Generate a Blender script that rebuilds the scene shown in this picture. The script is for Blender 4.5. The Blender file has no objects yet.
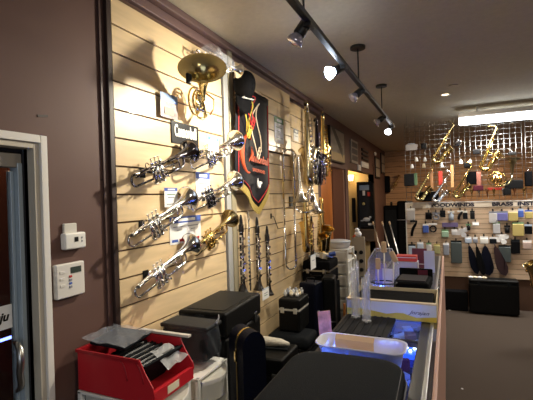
import bpy, bmesh, math, random
from mathutils import Vector, Matrix, Euler
random.seed(7)
PI = math.pi
R = math.radians
COL = bpy.context.scene.collection

# ------------------------------------------------------------------ materials
MATS = {}
def mat(name, col, rough=.5, metal=0., noise=0., scale=20., bump=0., emit=None, estr=0., trans=0., ior=1.45,
        alpha=1., coat=0., stretch=None, spec=.5):
    if name in MATS: return MATS[name]
    m = bpy.data.materials.new(name); m.use_nodes = True
    nt = m.node_tree; b = nt.nodes['Principled BSDF']
    c = (*col, 1)
    b.inputs['Base Color'].default_value = c
    b.inputs['Roughness'].default_value = rough
    b.inputs['Metallic'].default_value = metal
    b.inputs['Specular IOR Level'].default_value = spec
    b.inputs['IOR'].default_value = ior
    b.inputs['Transmission Weight'].default_value = trans
    b.inputs['Alpha'].default_value = alpha
    b.inputs['Coat Weight'].default_value = coat
    if emit:
        b.inputs['Emission Color'].default_value = (*emit, 1)
        b.inputs['Emission Strength'].default_value = estr
    if noise or bump:
        tc = nt.nodes.new('ShaderNodeTexCoord'); mp = nt.nodes.new('ShaderNodeMapping')
        if stretch: mp.inputs['Scale'].default_value = stretch
        n = nt.nodes.new('ShaderNodeTexNoise'); n.inputs['Scale'].default_value = scale
        n.inputs['Detail'].default_value = 4
        nt.links.new(tc.outputs['Object'], mp.inputs['Vector']); nt.links.new(mp.outputs[0], n.inputs['Vector'])
        if noise:
            r = nt.nodes.new('ShaderNodeValToRGB')
            r.color_ramp.elements[0].position = .3; r.color_ramp.elements[1].position = .7
            r.color_ramp.elements[0].color = (*[max(0, x*(1-noise)) for x in col], 1)
            r.color_ramp.elements[1].color = (*[min(1, x*(1+noise)) for x in col], 1)
            nt.links.new(n.outputs['Fac'], r.inputs[0]); nt.links.new(r.outputs[0], b.inputs['Base Color'])
        if bump:
            bp = nt.nodes.new('ShaderNodeBump'); bp.inputs['Strength'].default_value = bump
            bp.inputs['Distance'].default_value = .01
            nt.links.new(n.outputs['Fac'], bp.inputs['Height']); nt.links.new(bp.outputs[0], b.inputs['Normal'])
    MATS[name] = m
    return m

maple = mat('maple_slat', (.74, .56, .33), .38, noise=.10, scale=3, stretch=(1, 1, 9), coat=.15)
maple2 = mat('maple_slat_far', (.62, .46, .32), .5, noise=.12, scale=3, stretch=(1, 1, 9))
oak = mat('oak_slat_back', (.45, .25, .12), .5, noise=.2, scale=3, stretch=(1, 1, 9))
groove = mat('groove_dark', (.10, .05, .025), .7)
wallp = mat('wall_paint', (.122, .064, .051), .62, noise=.05, scale=2.5, bump=.05)
wallp2 = mat('wall_paint_far', (.125, .070, .052), .7, noise=.06, scale=2.5)
trimp = mat('trim_paint', (.17, .105, .10), .5)
darktrim = mat('dark_edge_strip', (.035, .018, .014), .5)
ceilm = mat('ceiling_paint', (.54, .50, .40), .85, noise=.05, scale=30, bump=.15)
carpet = mat('carpet', (.058, .041, .029), .95, noise=.35, scale=220, bump=.4)
whitep = mat('white_paint', (.78, .76, .72), .4)
beigep = mat('beige_paint', (.55, .50, .41), .5)
greyal = mat('grey_aluminium', (.42, .50, .56), .35, metal=.3)
darkgap = mat('dark_gasket', (.02, .022, .03), .6)
glass = mat('clear_glass', (.9, .95, .95), .02, trans=1, ior=1.2)
chrome = mat('chrome', (.82, .82, .84), .14, metal=1)
silver = mat('silver_plate', (.86, .85, .82), .16, metal=1)
blacknick = mat('black_nickel', (.22, .21, .23), .13, metal=1)
brass = mat('lacquered_brass', (.80, .58, .22), .17, metal=1)
rosebrass = mat('rose_brass', (.82, .45, .26), .2, metal=1)
antique = mat('antique_brass', (.42, .33, .16), .25, metal=1)
blackp = mat('black_plastic', (.008, .008, .009), .4, spec=.3)
ebony = mat('ebony', (.015, .012, .011), .25)
purplel = mat('purple_black_lacquer', (.012, .006, .022), .15, coat=.6)
pearl = mat('pearl_key', (.8, .78, .72), .3)
blackf = mat('black_fabric', (.006, .006, .007), .85, noise=.3, scale=200, bump=.3, spec=.05)
charcf = mat('charcoal_fabric', (.009, .011, .014), .8, noise=.25, scale=300, bump=.35, spec=.12)
leather = mat('black_leatherette', (.006, .006, .006), .45, bump=.25, scale=150, spec=.15)
navy = mat('navy_vinyl', (.005, .006, .014), .4, bump=.2, scale=150, spec=.12)
redp = mat('red_plastic', (.55, .02, .03), .35)
redd = mat('red_card', (.62, .06, .04), .6)
clearp = mat('clear_plastic', (.9, .92, .94), .12, trans=.85, ior=1.15)
frosted = mat('frosted_plastic', (.86, .87, .9), .4, trans=.55, ior=1.2)
film = mat('plastic_film', (.25, .27, .30), .1, alpha=.13, bump=1, scale=30)
drawerp = mat('translucent_drawer', (.80, .78, .70), .3, trans=.35, ior=1.2)
whitepl = mat('white_plastic', (.80, .79, .75), .4)
paper = mat('white_paper', (.85, .85, .84), .7)
bluepr = mat('blue_print', (.06, .12, .45), .6)
lblue = mat('pale_blue_print', (.42, .50, .62), .6)
greypr = mat('grey_print', (.25, .27, .32), .6)
redpr = mat('red_print', (.5, .03, .03), .6)
cream = mat('cream_card', (.80, .70, .50), .7)
tanc = mat('tan_cardboard', (.50, .34, .20), .8, noise=.08, scale=40)
yellowc = mat('yellow_print', (.66, .50, .07), .6)
gold = mat('gold_trim', (.75, .55, .2), .25, metal=1)
goldfab = mat('gold_fringe', (.42, .31, .08), .7, noise=.2, scale=150)
satin = mat('black_satin', (.010, .009, .013), .6, spec=.2)
orange = mat('orange_print', (.55, .09, .03), .6)
wood = mat('orange_wood', (.62, .23, .06), .4, noise=.18, scale=2, stretch=(6, 6, .6))
woodl = mat('pale_wood', (.62, .44, .26), .5)
pinkwood = mat('pinkish_oak_edge', (.55, .33, .26), .4)
steelr = mat('satin_steel', (.55, .54, .52), .3, metal=1)
burg = mat('burgundy_plush', (.10, .012, .03), .9)
green = mat('green_print', (.16, .28, .15), .6)
yell = mat('yellow_pack', (.50, .40, .14), .5)
dark = mat('dark_room_paint', (.03, .018, .014), .9)
yellowwall = mat('ochre_paint', (.66, .48, .22), .7)
blackpaint = mat('black_powder_coat', (.02, .02, .02), .4)

# ------------------------------------------------------------------ mesh helpers
class MB:
    def __init__(s): s.bm = bmesh.new(); s.slots = []; s.wn = False
    def _mi(s, m):
        if m is None: return 0
        if m not in s.slots: s.slots.append(m)
        return s.slots.index(m)
    def box(s, a, b, m=None, bev=0., rot=None, piv=None, seg=2):
        c = Vector([(a[i]+b[i])/2 for i in range(3)]); d = [abs(b[i]-a[i]) for i in range(3)]
        t = bmesh.new(); bmesh.ops.create_cube(t, size=1)
        bmesh.ops.scale(t, vec=d, verts=t.verts)
        if bev: bmesh.ops.bevel(t, geom=t.edges[:], offset=min(bev, min(d)*.45), segments=seg, affect='EDGES', profile=.5)
        M = Matrix.Translation(c)
        if rot:
            p = Vector(piv) if piv else c
            M = Matrix.Translation(p) @ Euler(rot).to_matrix().to_4x4() @ Matrix.Translation(-p) @ M
        bmesh.ops.transform(t, matrix=M, verts=t.verts)
        if bev: s.wn = True
        s._merge(t, m, bev > 0); return s
    def _merge(s, t, m, smooth):
        mi = s._mi(m); vm = {}
        for v in t.verts: vm[v] = s.bm.verts.new(v.co)
        for f in t.faces:
            try: nf = s.bm.faces.new([vm[v] for v in f.verts])
            except ValueError: continue
            nf.material_index = mi; nf.smooth = smooth
        t.free()
    def tube(s, pts, r, n=10, m=None, closed=False, cap=True):
        pts = [Vector(p) for p in pts]
        rs = r if isinstance(r, (list, tuple)) else [r]*len(pts)
        mi = s._mi(m); rings = []; N = len(pts); up = None
        for i, p in enumerate(pts):
            if closed: d = pts[(i+1) % N]-pts[i-1]
            else: d = pts[min(i+1, N-1)]-pts[max(i-1, 0)]
            d.normalize()
            if up is None:
                up = Vector((0, 0, 1)) if abs(d.z) < .9 else Vector((1, 0, 0))
            up = (up - d*up.dot(d))
            if up.length < 1e-5: up = d.orthogonal()
            up.normalize(); sd = d.cross(up)
            rings.append([s.bm.verts.new(p + (up*math.cos(2*PI*k/n)+sd*math.sin(2*PI*k/n))*rs[i]) for k in range(n)])
        rng = range(N) if closed else range(N-1)
        for i in rng:
            A, B = rings[i], rings[(i+1) % N]
            for k in range(n):
                f = s.bm.faces.new((A[k], A[(k+1) % n], B[(k+1) % n], B[k])); f.smooth = True; f.material_index = mi
        if cap and not closed:
            for q in (rings[0], rings[-1]):
                f = s.bm.faces.new(q); f.material_index = mi
        return s
    def cyl(s, a, b, r, n=14, m=None, r2=None):
        return s.tube([a, b], [r, r if r2 is None else r2], n, m)
    def lathe(s, prof, o=(0, 0, 0), ax=(0, 0, 1), n=24, m=None):
        # prof: list of (distance along axis, radius)
        o = Vector(o); ax = Vector(ax).normalized(); u = ax.orthogonal().normalized(); v = ax.cross(u)
        mi = s._mi(m); rings = []
        for h, r in prof:
            rings.append([s.bm.verts.new(o+ax*h+(u*math.cos(2*PI*k/n)+v*math.sin(2*PI*k/n))*max(r, 1e-4)) for k in range(n)])
        for A, B in zip(rings, rings[1:]):
            for k in range(n):
                f = s.bm.faces.new((A[k], A[(k+1) % n], B[(k+1) % n], B[k])); f.smooth = True; f.material_index = mi
        return s
    def prism(s, poly, d, m=None, smooth=False):
        # poly: 3D points of a planar outline, extruded by the vector d
        mi = s._mi(m); d = Vector(d)
        A = [s.bm.verts.new(Vector(p)) for p in poly]; B = [s.bm.verts.new(Vector(p)+d) for p in poly]
        n = len(poly)
        fs = [s.bm.faces.new(A), s.bm.faces.new(B[::-1])]
        for k in range(n):
            f = s.bm.faces.new((A[k], B[k], B[(k+1) % n], A[(k+1) % n])); f.smooth = smooth; fs.append(f)
        for f in fs: f.material_index = mi
        return s
    def sphere(s, c, r, m=None, n=16, sc=(1, 1, 1)):
        t = bmesh.new(); bmesh.ops.create_uvsphere(t, u_segments=n, v_segments=max(6, n//2), radius=r)
        bmesh.ops.scale(t, vec=sc, verts=t.verts); bmesh.ops.translate(t, vec=c, verts=t.verts)
        s._merge(t, m, True); return s
    def grid(s, fn, nu, nv, m=None, thick=0.):
        mi = s._mi(m); V = [[s.bm.verts.new(fn(i/nu, j/nv)) for j in range(nv+1)] for i in range(nu+1)]
        for i in range(nu):
            for j in range(nv):
                f = s.bm.faces.new((V[i][j], V[i+1][j], V[i+1][j+1], V[i][j+1])); f.smooth = True; f.material_index = mi
        return s
    def build(s, name, m=None, parent=None, loc=None, rot=None, kind=None, label=None, solid=0.):
        me = bpy.data.meshes.new(name)
        if m is None and s.slots:
            for q in s.slots: me.materials.append(q)
        else:
            me.materials.append(m)
            for f in s.bm.faces: f.material_index = 0
        bmesh.ops.recalc_face_normals(s.bm, faces=s.bm.faces[:])
        s.bm.to_mesh(me); s.bm.free()
        o = bpy.data.objects.new(name, me); COL.objects.link(o)
        if parent: o.parent = parent
        if loc: o.location = loc
        if rot: o.rotation_euler = rot
        if kind: o['kind'] = kind
        if label: o['label'] = label
        if s.wn: o.modifiers.new('WeightedNormal', 'WEIGHTED_NORMAL').keep_sharp = True
        if solid:
            md = o.modifiers.new('Solid', 'SOLIDIFY'); md.thickness = solid; md.offset = 0
        return o

def thing(name, label, cat, loc=(0, 0, 0), rot=(0, 0, 0), group=None):
    o = bpy.data.objects.new(name, None); COL.objects.link(o); o.empty_display_size = .05
    o.location = loc; o.rotation_euler = rot; o['label'] = label; o['category'] = cat
    if group: o['group'] = group
    return o
def tag(o, label, cat, group=None):
    o['label'] = label; o['category'] = cat
    if group: o['group'] = group
    return o
def dup(root, loc, rot=None, label=None, group=None):
    r = root.copy(); COL.objects.link(r); r.location = loc
    if rot: r.rotation_euler = rot
    if label: r['label'] = label
    if group: r['group'] = group
    for ch in list(root.children):
        c = ch.copy(); COL.objects.link(c); c.parent = r
        for g in ch.children:
            d = g.copy(); COL.objects.link(d); d.parent = c
    return r
def text(body, size, m, parent, loc, rot, name='lettering', depth=.0008, sx=1., shear=0., align='CENTER', bold=0.):
    cu = bpy.data.curves.new('t', 'FONT'); cu.body = body; cu.size = size; cu.extrude = depth
    cu.align_x = align; cu.align_y = 'CENTER'; cu.shear = shear; cu.offset = bold; cu.resolution_u = 3
    t = bpy.data.objects.new('t', cu); COL.objects.link(t)
    me = bpy.data.meshes.new_from_object(t.evaluated_get(bpy.context.evaluated_depsgraph_get()))
    bpy.data.objects.remove(t)
    me.materials.clear(); me.materials.append(m)
    o = bpy.data.objects.new(name, me); COL.objects.link(o); o.parent = parent
    o.location = loc; o.rotation_euler = rot; o.scale = (sx, 1, 1)
    return o
def arc(c, r, a0, a1, n, u=(1, 0, 0), v=(0, 0, 1)):
    c, u, v = Vector(c), Vector(u), Vector(v)
    return [c+(u*math.cos(a0+(a1-a0)*i/n)+v*math.sin(a0+(a1-a0)*i/n))*r for i in range(n+1)]
def struct(mb, name, m=None): return mb.build(name, m, kind='structure')

CEIL = 3.05
# ================================================================== THE SETTING
struct(MB().box((-2.2, -2.2, -.1), (5.2, 12.2, 0)), 'floor', carpet)
struct(MB().box((-2.2, -2.2, CEIL), (5.2, 12.2, CEIL+.1)), 'ceiling', ceilm)
# left wall: brown, with the glazed door near the camera, a passage and an alcove further on
w = MB()
w.box((-.12, 1.213, 0), (0, 5.47, CEIL)); w.box((-.12, -2.1, 2.104), (0, 1.213, CEIL)); w.box((-.12, -2.1, 0), (0, 0, 2.11))
w.box((-.12, 5.47, 2.27), (0, 7.0, CEIL)); w.box((-.12, 7.0, 0), (0, 7.2, CEIL))
w.box((-.12, 7.2, 2.30), (0, 9.9, CEIL)); w.box((-.12, 9.9, 0), (0, 12.1, CEIL))
struct(w, 'wall_left', wallp)
struct(MB().box((4.9, -2.1, 0), (5.0, 12.1, CEIL)), 'wall_right', wallp2)
# wall behind the camera with a wide unseen window opening, assumed for the daylight
w = MB(); w.box((-2.2, -2.2, 0), (5.0, -2.1, .7)); w.box((-2.2, -2.2, 2.5), (5.0, -2.1, CEIL))
w.box((-2.2, -2.2, .7), (.6, -2.1, 2.5)); w.box((4.2, -2.2, .7), (5.0, -2.1, 2.5))
struct(w, 'wall_front', wallp2)
# passage and alcove walls
w = MB(); w.box((-1.6, 5.35, 0), (-.12, 5.47, 2.4)); w.box((-1.7, 5.35, 0), (-1.6, 9.0, 2.4)); w.box((-1.6, 5.47, 2.40), (-.12, 6.9, 2.5))
struct(w, 'wall_passage', wallp2)
struct(MB().box((-1.6, 6.9, 0), (-.02, 7.0, 2.4)), 'wall_passage_end', mat('passage_paint', (.17, .075, .045), .7))
struct(MB().box((-.44, 6.875, 0), (-.225, 6.9, 2.4), bev=.004), 'trim_1', wood)
w = MB(); w.box((-1.6, 9.9, 0), (-.0, 10.0, 2.6)); w.box((-1.6, 7.1, 2.6), (-.12, 9.9, 2.7))
struct(w, 'wall_alcove', yellowwall)
# back wall with dark orange slats
w = MB()
w.box((-.1, 12.03, 0), (4.9, 12.1, CEIL), groove)
z = .02
while z < CEIL-.05:
    w.box((0, 12.0, z), (4.9, 12.03, min(z+.14, CEIL)), oak); z += .152
struct(w, 'wall_back')
# purple-brown boards along the top of the left wall
w = MB(); w.box((0, 1.2, 2.935), (.035, 5.45, 2.995), bev=.006); w.box((0, 1.2, 3.0), (.075, 5.45, 3.05), bev=.008)
struct(w, 'trim_2', trimp)
struct(MB().box((0, 1.569, 0), (.03, 1.601, 2.95), bev=.003), 'trim_3', darktrim)
struct(MB().box((0, 1.536, 0), (.012, 1.568, 3.0)), 'trim_4', mat('brown_edge', (.075, .04, .035), .5))
struct(MB().box((0, 2.815, 0), (.05, 2.882, 3.0), bev=.003), 'trim_5', mat('khaki_post', (.36, .31, .21), .6))
struct(MB().box((0, 1.24, 0), (.012, 1.53, .1), bev=.003), 'baseboard_left', darktrim)

# glazed shop door in the left wall
w = MB()
w.box((0, 1.181, 0), (.022, 1.213, 2.104), whitep, bev=.003); w.box((0, 0, 2.070), (.022, 1.18, 2.104), whitep, bev=.003)
w.box((-.06, 1.156, 0), (.010, 1.181, 2.069), beigep, bev=.002); w.box((-.06, 0, 2.045), (.010, 1.156, 2.069), beigep, bev=.002)
w.box((-.10, 1.182, 0), (-.001, 1.25, 2.104), greyal); w.box((-.10, 1.156, 0), (-.03, 1.181, 2.06), greyal, bev=.003)
w.box((-.10, 0, 2.030), (-.06, 1.155, 2.045), darkgap)
struct(w, 'door_frame_1')
w = MB()
sash = mat('taupe_sash', (.30, .27, .23), .5)
w.box((-.10, 1.143, 0), (-.050, 1.153, 2.028), darkgap); w.box((-.10, 1.120, 0), (-.045, 1.142, 1.985), greyal, bev=.004); w.box((-.10, 1.104, .12), (-.07, 1.119, 1.95), greyal, bev=.003)
w.box((-.10, .08, 1.965), (-.050, 1.142, 2.025), sash, bev=.004); w.box((-.10, .08, 0), (-.055, 1.103, .12), greyal, bev=.004)
w.box((-.10, .03, 0), (-.055, .08, 2.0), greyal, bev=.004)
d = struct(w, 'door_1')
MB().box((-.088, .08, .12), (-.084, 1.104, 1.965)).build('pane', glass, d)
h = MB()
h.tube([(-.055, 1.092, 1.225), (-.03, 1.085, 1.225), (-.004, 1.078, 1.205), (.004, 1.074, 1.16), (-.010, 1.078, 1.11), (-.012, 1.084, 1.06), (-.03, 1.090, 1.035), (-.055, 1.094, 1.02)],
       [.010, .012, .014, .015, .014, .013, .011, .009], 10)
h.build('door_handle', mat('dull_nickel', (.5, .5, .48), .3, metal=1), d)
MB().box((-.056, 1.098, 1.14), (-.04, 1.118, 1.20), bev=.004).box((-.056, 1.098, 1.03), (-.04, 1.118, 1.075), bev=.004).build('latch', blackp, d)
st = MB().box((-.083, .93, 1.285), (-.0815, 1.10, 1.385)).build('window_sticker', paper, d, label='white sticker with black lettering')
text('Juju', .05, blackp, st, (-.0805, 1.045, 1.336), (PI/2, 0, PI/2), shear=.3, bold=.0015)
# what stands outside behind the glass
struct(MB().box((-2.2, -2.1, 0), (-2.1, 5.3, CEIL)), 'wall_outside', mat('brick_red_paint', (.10, .032, .022), .8))
o = MB().sphere((0, 0, 0), .035).build('lamp', mat('orange_glow', (.9, .5, .2), emit=(1, .45, .12), estr=6), loc=(-1.90, 2.30, 2.2))
tag(o, 'small orange lamp glowing behind the door glass', 'lamp')
o = MB().cyl((-.0, -.12, 0), (0, .12, 0), .012).build('neon_tube', mat('blue_glow', (.1, .1, .9), emit=(.15, .2, 1), estr=6), loc=(-1.6, 2.0, .75))
tag(o, 'short blue neon tube glowing behind the door glass', 'neon light')

# ------------------------------------------------------------------ slat wall panels
def slat_panel(label, y0, y1, zb, zt, x0, x1, zref=2.0, pitch=.1535, mm=maple):
    t = MB()
    t.box((x0, y0, zb), (x1-.011, y1, zt), groove)
    z = zref
    while z > zb: z -= pitch
    while z < zt:
        a, b = max(z+.005, zb), min(z+pitch-.005, zt)
        if b-a > .01: t.box((x1-.0115, y0, a), (x1, y1, b), mm)
        z += pitch
    o = t.build('slatwall_panel'); tag(o, label, 'wall panel', 'maple slatwall panels on the left wall')
    return o
slat_panel('wide maple slatwall panel behind the trumpets, nearest the door', 1.603, 2.722, .05, 2.915, .002, .03, 1.996, .1507)
slat_panel('raised maple slatwall panel behind the black cap and the banner', 2.885, 4.12, 2.265, 2.925, .002, .075, 2.776, .154)
slat_panel('long maple slatwall panel behind the clarinets and the trombone', 2.885, 4.222, .05, 2.26, .002, .03, 1.996, .1507)
slat_panel('far maple slatwall panel behind the tallest saxophones', 4.224, 5.25, .05, 2.90, .002, .025, 1.996, .1507)
o = MB().box((.002, 2.745, .05), (.042, 2.812, 2.96), bev=.004).build('joint_strip', mat('satin_white_strip', (.62, .63, .62), .35, metal=.4))
tag(o, 'narrow silvery upright strip right of the trumpet panel', 'metal strip')

# ------------------------------------------------------------------ instruments
def bell_prof(L, r0, R_, p=5., n=16):
    return [(L*i/n, r0+(R_-r0)*(i/n)**p) for i in range(n+1)]
def trumpet(name, label, m1, m2, loc, tilt, yaw=90, roll=0, group=None, sc=1., valve_m=None):
    # local frame: x towards the bell, z up, -y out of the wall
    t = thing(name, label, 'trumpet' if name == 'trumpet' else name.split('_')[0], loc, (R(roll), R(-tilt), R(yaw)), group)
    b = MB()
    prof = [(x-.22, r) for x, r in [(.02, .006), (.12, .0068), (.22, .0085), (.30, .0115), (.36, .016), (.41, .024), (.44, .034), (.46, .048), (.472, .062), (.476, .069), (.474, .071)]]
    b.lathe(prof, (0.02, 0, .02), (1, 0, 0), 28)
    inner = [(x, r-.0012) for x, r in prof[4:]]
    b.lathe(inner, (0.02, 0, .02), (1, 0, 0), 28)
    b.tube([(-.18, 0, .02)]+arc((-.205, 0, -.010), .030, PI/2, 3*PI/2, 10)+[(-.205, 0, -.040), (-.05, 0, -.040)], .0065, 10)
    b.build('bell', m1, t)
    l = MB()
    l.tube([(-.185, -.014, .020), (-.10, -.014, .022), (.12, -.014, .020)], [.0045, .0055, .0062], 10)
    l.tube([(.11, -.014, .020), (.15, -.014, .020)]+arc((.15, -.014, -.010), .030, PI/2, -PI/2, 10)+[(.12, -.014, -.040), (-.02, -.014, -.040)], .0068, 10)
    l.tube([(.13, -.018, .020), (.13, -.018, -.040)], .0035, 8)
    l.tube([(-.19, .012, .0), (-.10, .012, .004), (.10, .012, -.012), (.16, .012, -.012)], .0055, 8)
    l.tube([(.09, -.010, .020), (.09, -.010, -.040)], .003, 8)
    l.cyl((.05, -.014, .020), (.052, -.014, .020), .009)
    l.build('leadpipe', m2, t)
    mp = MB(); mp.lathe([(-.035, .008), (-.033, .010), (-.028, .010), (-.02, .007), (0, .0055)], (-.185, -.014, .020), (1, 0, 0), 16)
    mp.build('mouthpiece', silver, t)
    for k, x in enumerate((-.075, -.045, -.015)):
        v = MB()
        v.cyl((x, -.005, -.062), (x, -.005, .036), .0115, 16)
        v.cyl((x, -.005, -.070), (x, -.005, -.061), .0125, 16); v.cyl((x, -.005, .034), (x, -.005, .044), .0115, 16)
        v.cyl((x, -.005, .044), (x, -.005, .062), .0025, 8)
        v.cyl((x, -.005, .062), (x, -.005, .066), .008, 14)
        v.tube([(x, -.018, -.02), (x, -.045, -.02), (x, -.045, -.045), (x, -.018, -.045)], .0055, 8) if k != 1 else v.tube([(x, .01, -.02), (x, .028, -.02), (x, .028, -.045), (x, .01, -.045)], .005, 8)
        v.build('valve', valve_m or m2, t)
    s = MB(); s.tube(arc((.06, -.03, -.030), .012, 0, 2*PI, 12)[:-1], .0025, 6, closed=True)
    s.build('finger_ring', m2, t)
    MB().tube([(-.13, -.014, .028)]+arc((-.12, -.014, .04), .012, PI, 0, 8), .0022, 6).build('finger_hook', m2, t)
    t.scale = (sc, sc, sc)
    return t
TG = None
def wtr(label, a, b, m1, m2, x=.10, yaw=90, roll=0, vm=None):
    # a and b: (y, z) of mouthpiece end and bell end on the wall
    dy, dz = b[0]-a[0], b[1]-a[1]; L = math.hypot(dy, dz); sc = L/.535
    tilt = math.degrees(math.atan2(dz, dy))
    u = (dy/L, dz/L)
    c = (a[0]+u[0]*.25*sc, a[1]+u[1]*.25*sc)
    return trumpet('trumpet', label, m1, m2, (x, c[0], c[1]), tilt, yaw, roll, sc=sc, valve_m=vm)
wtr('black nickel trumpet, topmost in the left column under the black sign', (1.62, 1.915), (2.19, 2.10), blacknick, blacknick, vm=silver)
wtr('silver trumpet with rosy brass bell under the blue tag, top of right column', (2.12, 2.035), (2.69, 2.23), silver, silver, vm=silver, x=.15, yaw=85)
wtr('silver trumpet in the middle of the left column, above the wide price card', (1.585, 1.595), (2.16, 1.80), silver, silver)
wtr('silver trumpet in the middle of the right column, beside the banner tip', (2.11, 1.765), (2.66, 1.925), silver, silver, vm=blacknick, x=.15, yaw=85)
wtr('gold brass trumpet, lowest in the right column', (2.17, 1.465), (2.70, 1.64), antique, brass)
wtr('silver trumpet, lowest in the left column', (1.62, 1.32), (2.18, 1.50), silver, chrome)
# pegs that carry the trumpets
PG = 'black pegs holding the trumpets'
for i, (y, z, lb) in enumerate([(1.80, 1.99, 'top left'), (2.42, 2.15, 'top right'), (1.78, 1.685, 'middle left'), (2.42, 1.845, 'middle right'), (2.42, 1.54, 'bottom right'), (1.80, 1.40, 'bottom left')]):
    p = MB(); p.box((.03, -.022, -.03), (.036, .022, .03), bev=.002)
    p.tube([(.034, 0, 0), (.10, 0, -.005), (.13, 0, .012)], .005, 8)
    o = p.build('display_peg', blackp, loc=(0, y, z-.02)); tag(o, 'small black display peg behind the %s trumpet' % lb, 'peg', PG)

# mellophone: big gold bell turned up to the camera, coil below it
ax = Vector((.54*.80, -.84*.80, .58)).normalized()
t = thing('mellophone', 'gold mellophone with a huge flared bell turned to the room', 'brass horn', (.24, 2.08, 2.555))
b = MB(); base = Vector((-.19, .20, -.20))
prof = [(0, .012), (.05, .016), (.10, .023), (.15, .035), (.19, .052), (.22, .076), (.24, .104), (.252, .128), (.258, .145), (.256, .148)]
b.lathe(prof, Vector((.05, -.02, .045))-ax*.25, ax, 40); b.lathe([(h_, r_-.0015) for h_, r_ in prof], Vector((.05, -.02, .045))-ax*.249, ax, 40)
th = Vector((.05, -.02, .045))-ax*.25
b.tube([th+ax*.004, th-ax*.05, th-ax*.08+Vector((0, .02, -.04)), Vector((-.10, .25, -.17)), Vector((-.12, .23, -.20)), Vector((-.12, .18, -.20)), Vector((-.12, .15, -.16))], [.012, .0115, .011, .010, .009, .009, .008], 12)
b.build('bell', mat('warm_brass', (.72, .60, .30), .2, metal=1), t)
c = MB()
for k, (rr, yy, xx) in enumerate([(.085, .16, -.12), (.066, .165, -.10), (.05, .16, -.08)]):
    c.tube([Vector((xx, yy-.02, -.10))+Vector((0, math.cos(a)*rr*.8, math.sin(a)*rr*1.05)) for a in [2*PI*i/28 for i in range(28)]], .0065, 8, closed=True)
c.build('coil', brass, t)
for k in range(3):
    v = MB(); v.cyl((-.09, .12+.032*k, -.17), (-.09, .12+.032*k, -.06), .013); v.cyl((-.09, .12+.032*k, -.055), (-.09, .12+.032*k, -.03), .004); v.cyl((-.09, .12+.032*k, -.03), (-.09, .12+.032*k, -.025), .010)
    v.build('valve', silver, t)
v = MB(); v.tube([(-.10, .22, -.02), (-.07, .30, -.06), (-.07, .30, -.12), (-.08, .26, -.17)], .006, 8); v.build('tuning_slide', rosebrass, t)
MB().box((.02, -.155, -.075), (.04, -.115, -.015), bev=.006).build('hand_strap', blackp, t)
# silver cornet in crumpled wrap above it
trumpet('cornet', 'silver cornet hanging high behind the gold bell', silver, silver, (.16, 2.44, 2.77), -8, yaw=70, sc=.80)
film2 = mat('crumpled_film', (.75, .80, .9), .12, alpha=.16, bump=1, scale=40)
o = MB().grid(lambda u, v: Vector((.07*math.cos(2*PI*u)*(1+.2*math.sin(9*v+6*u*PI)), .15*(v-.5)*2*.8, .055*math.sin(2*PI*u)*(1+.2*math.sin(8*v)))), 24, 12).build('plastic_bag', film2, loc=(.16, 2.46, 2.80), rot=(R(-6), 0, 0)); tag(o, 'clear crumpled bag around the cornet above the gold bell', 'plastic bag')

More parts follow.
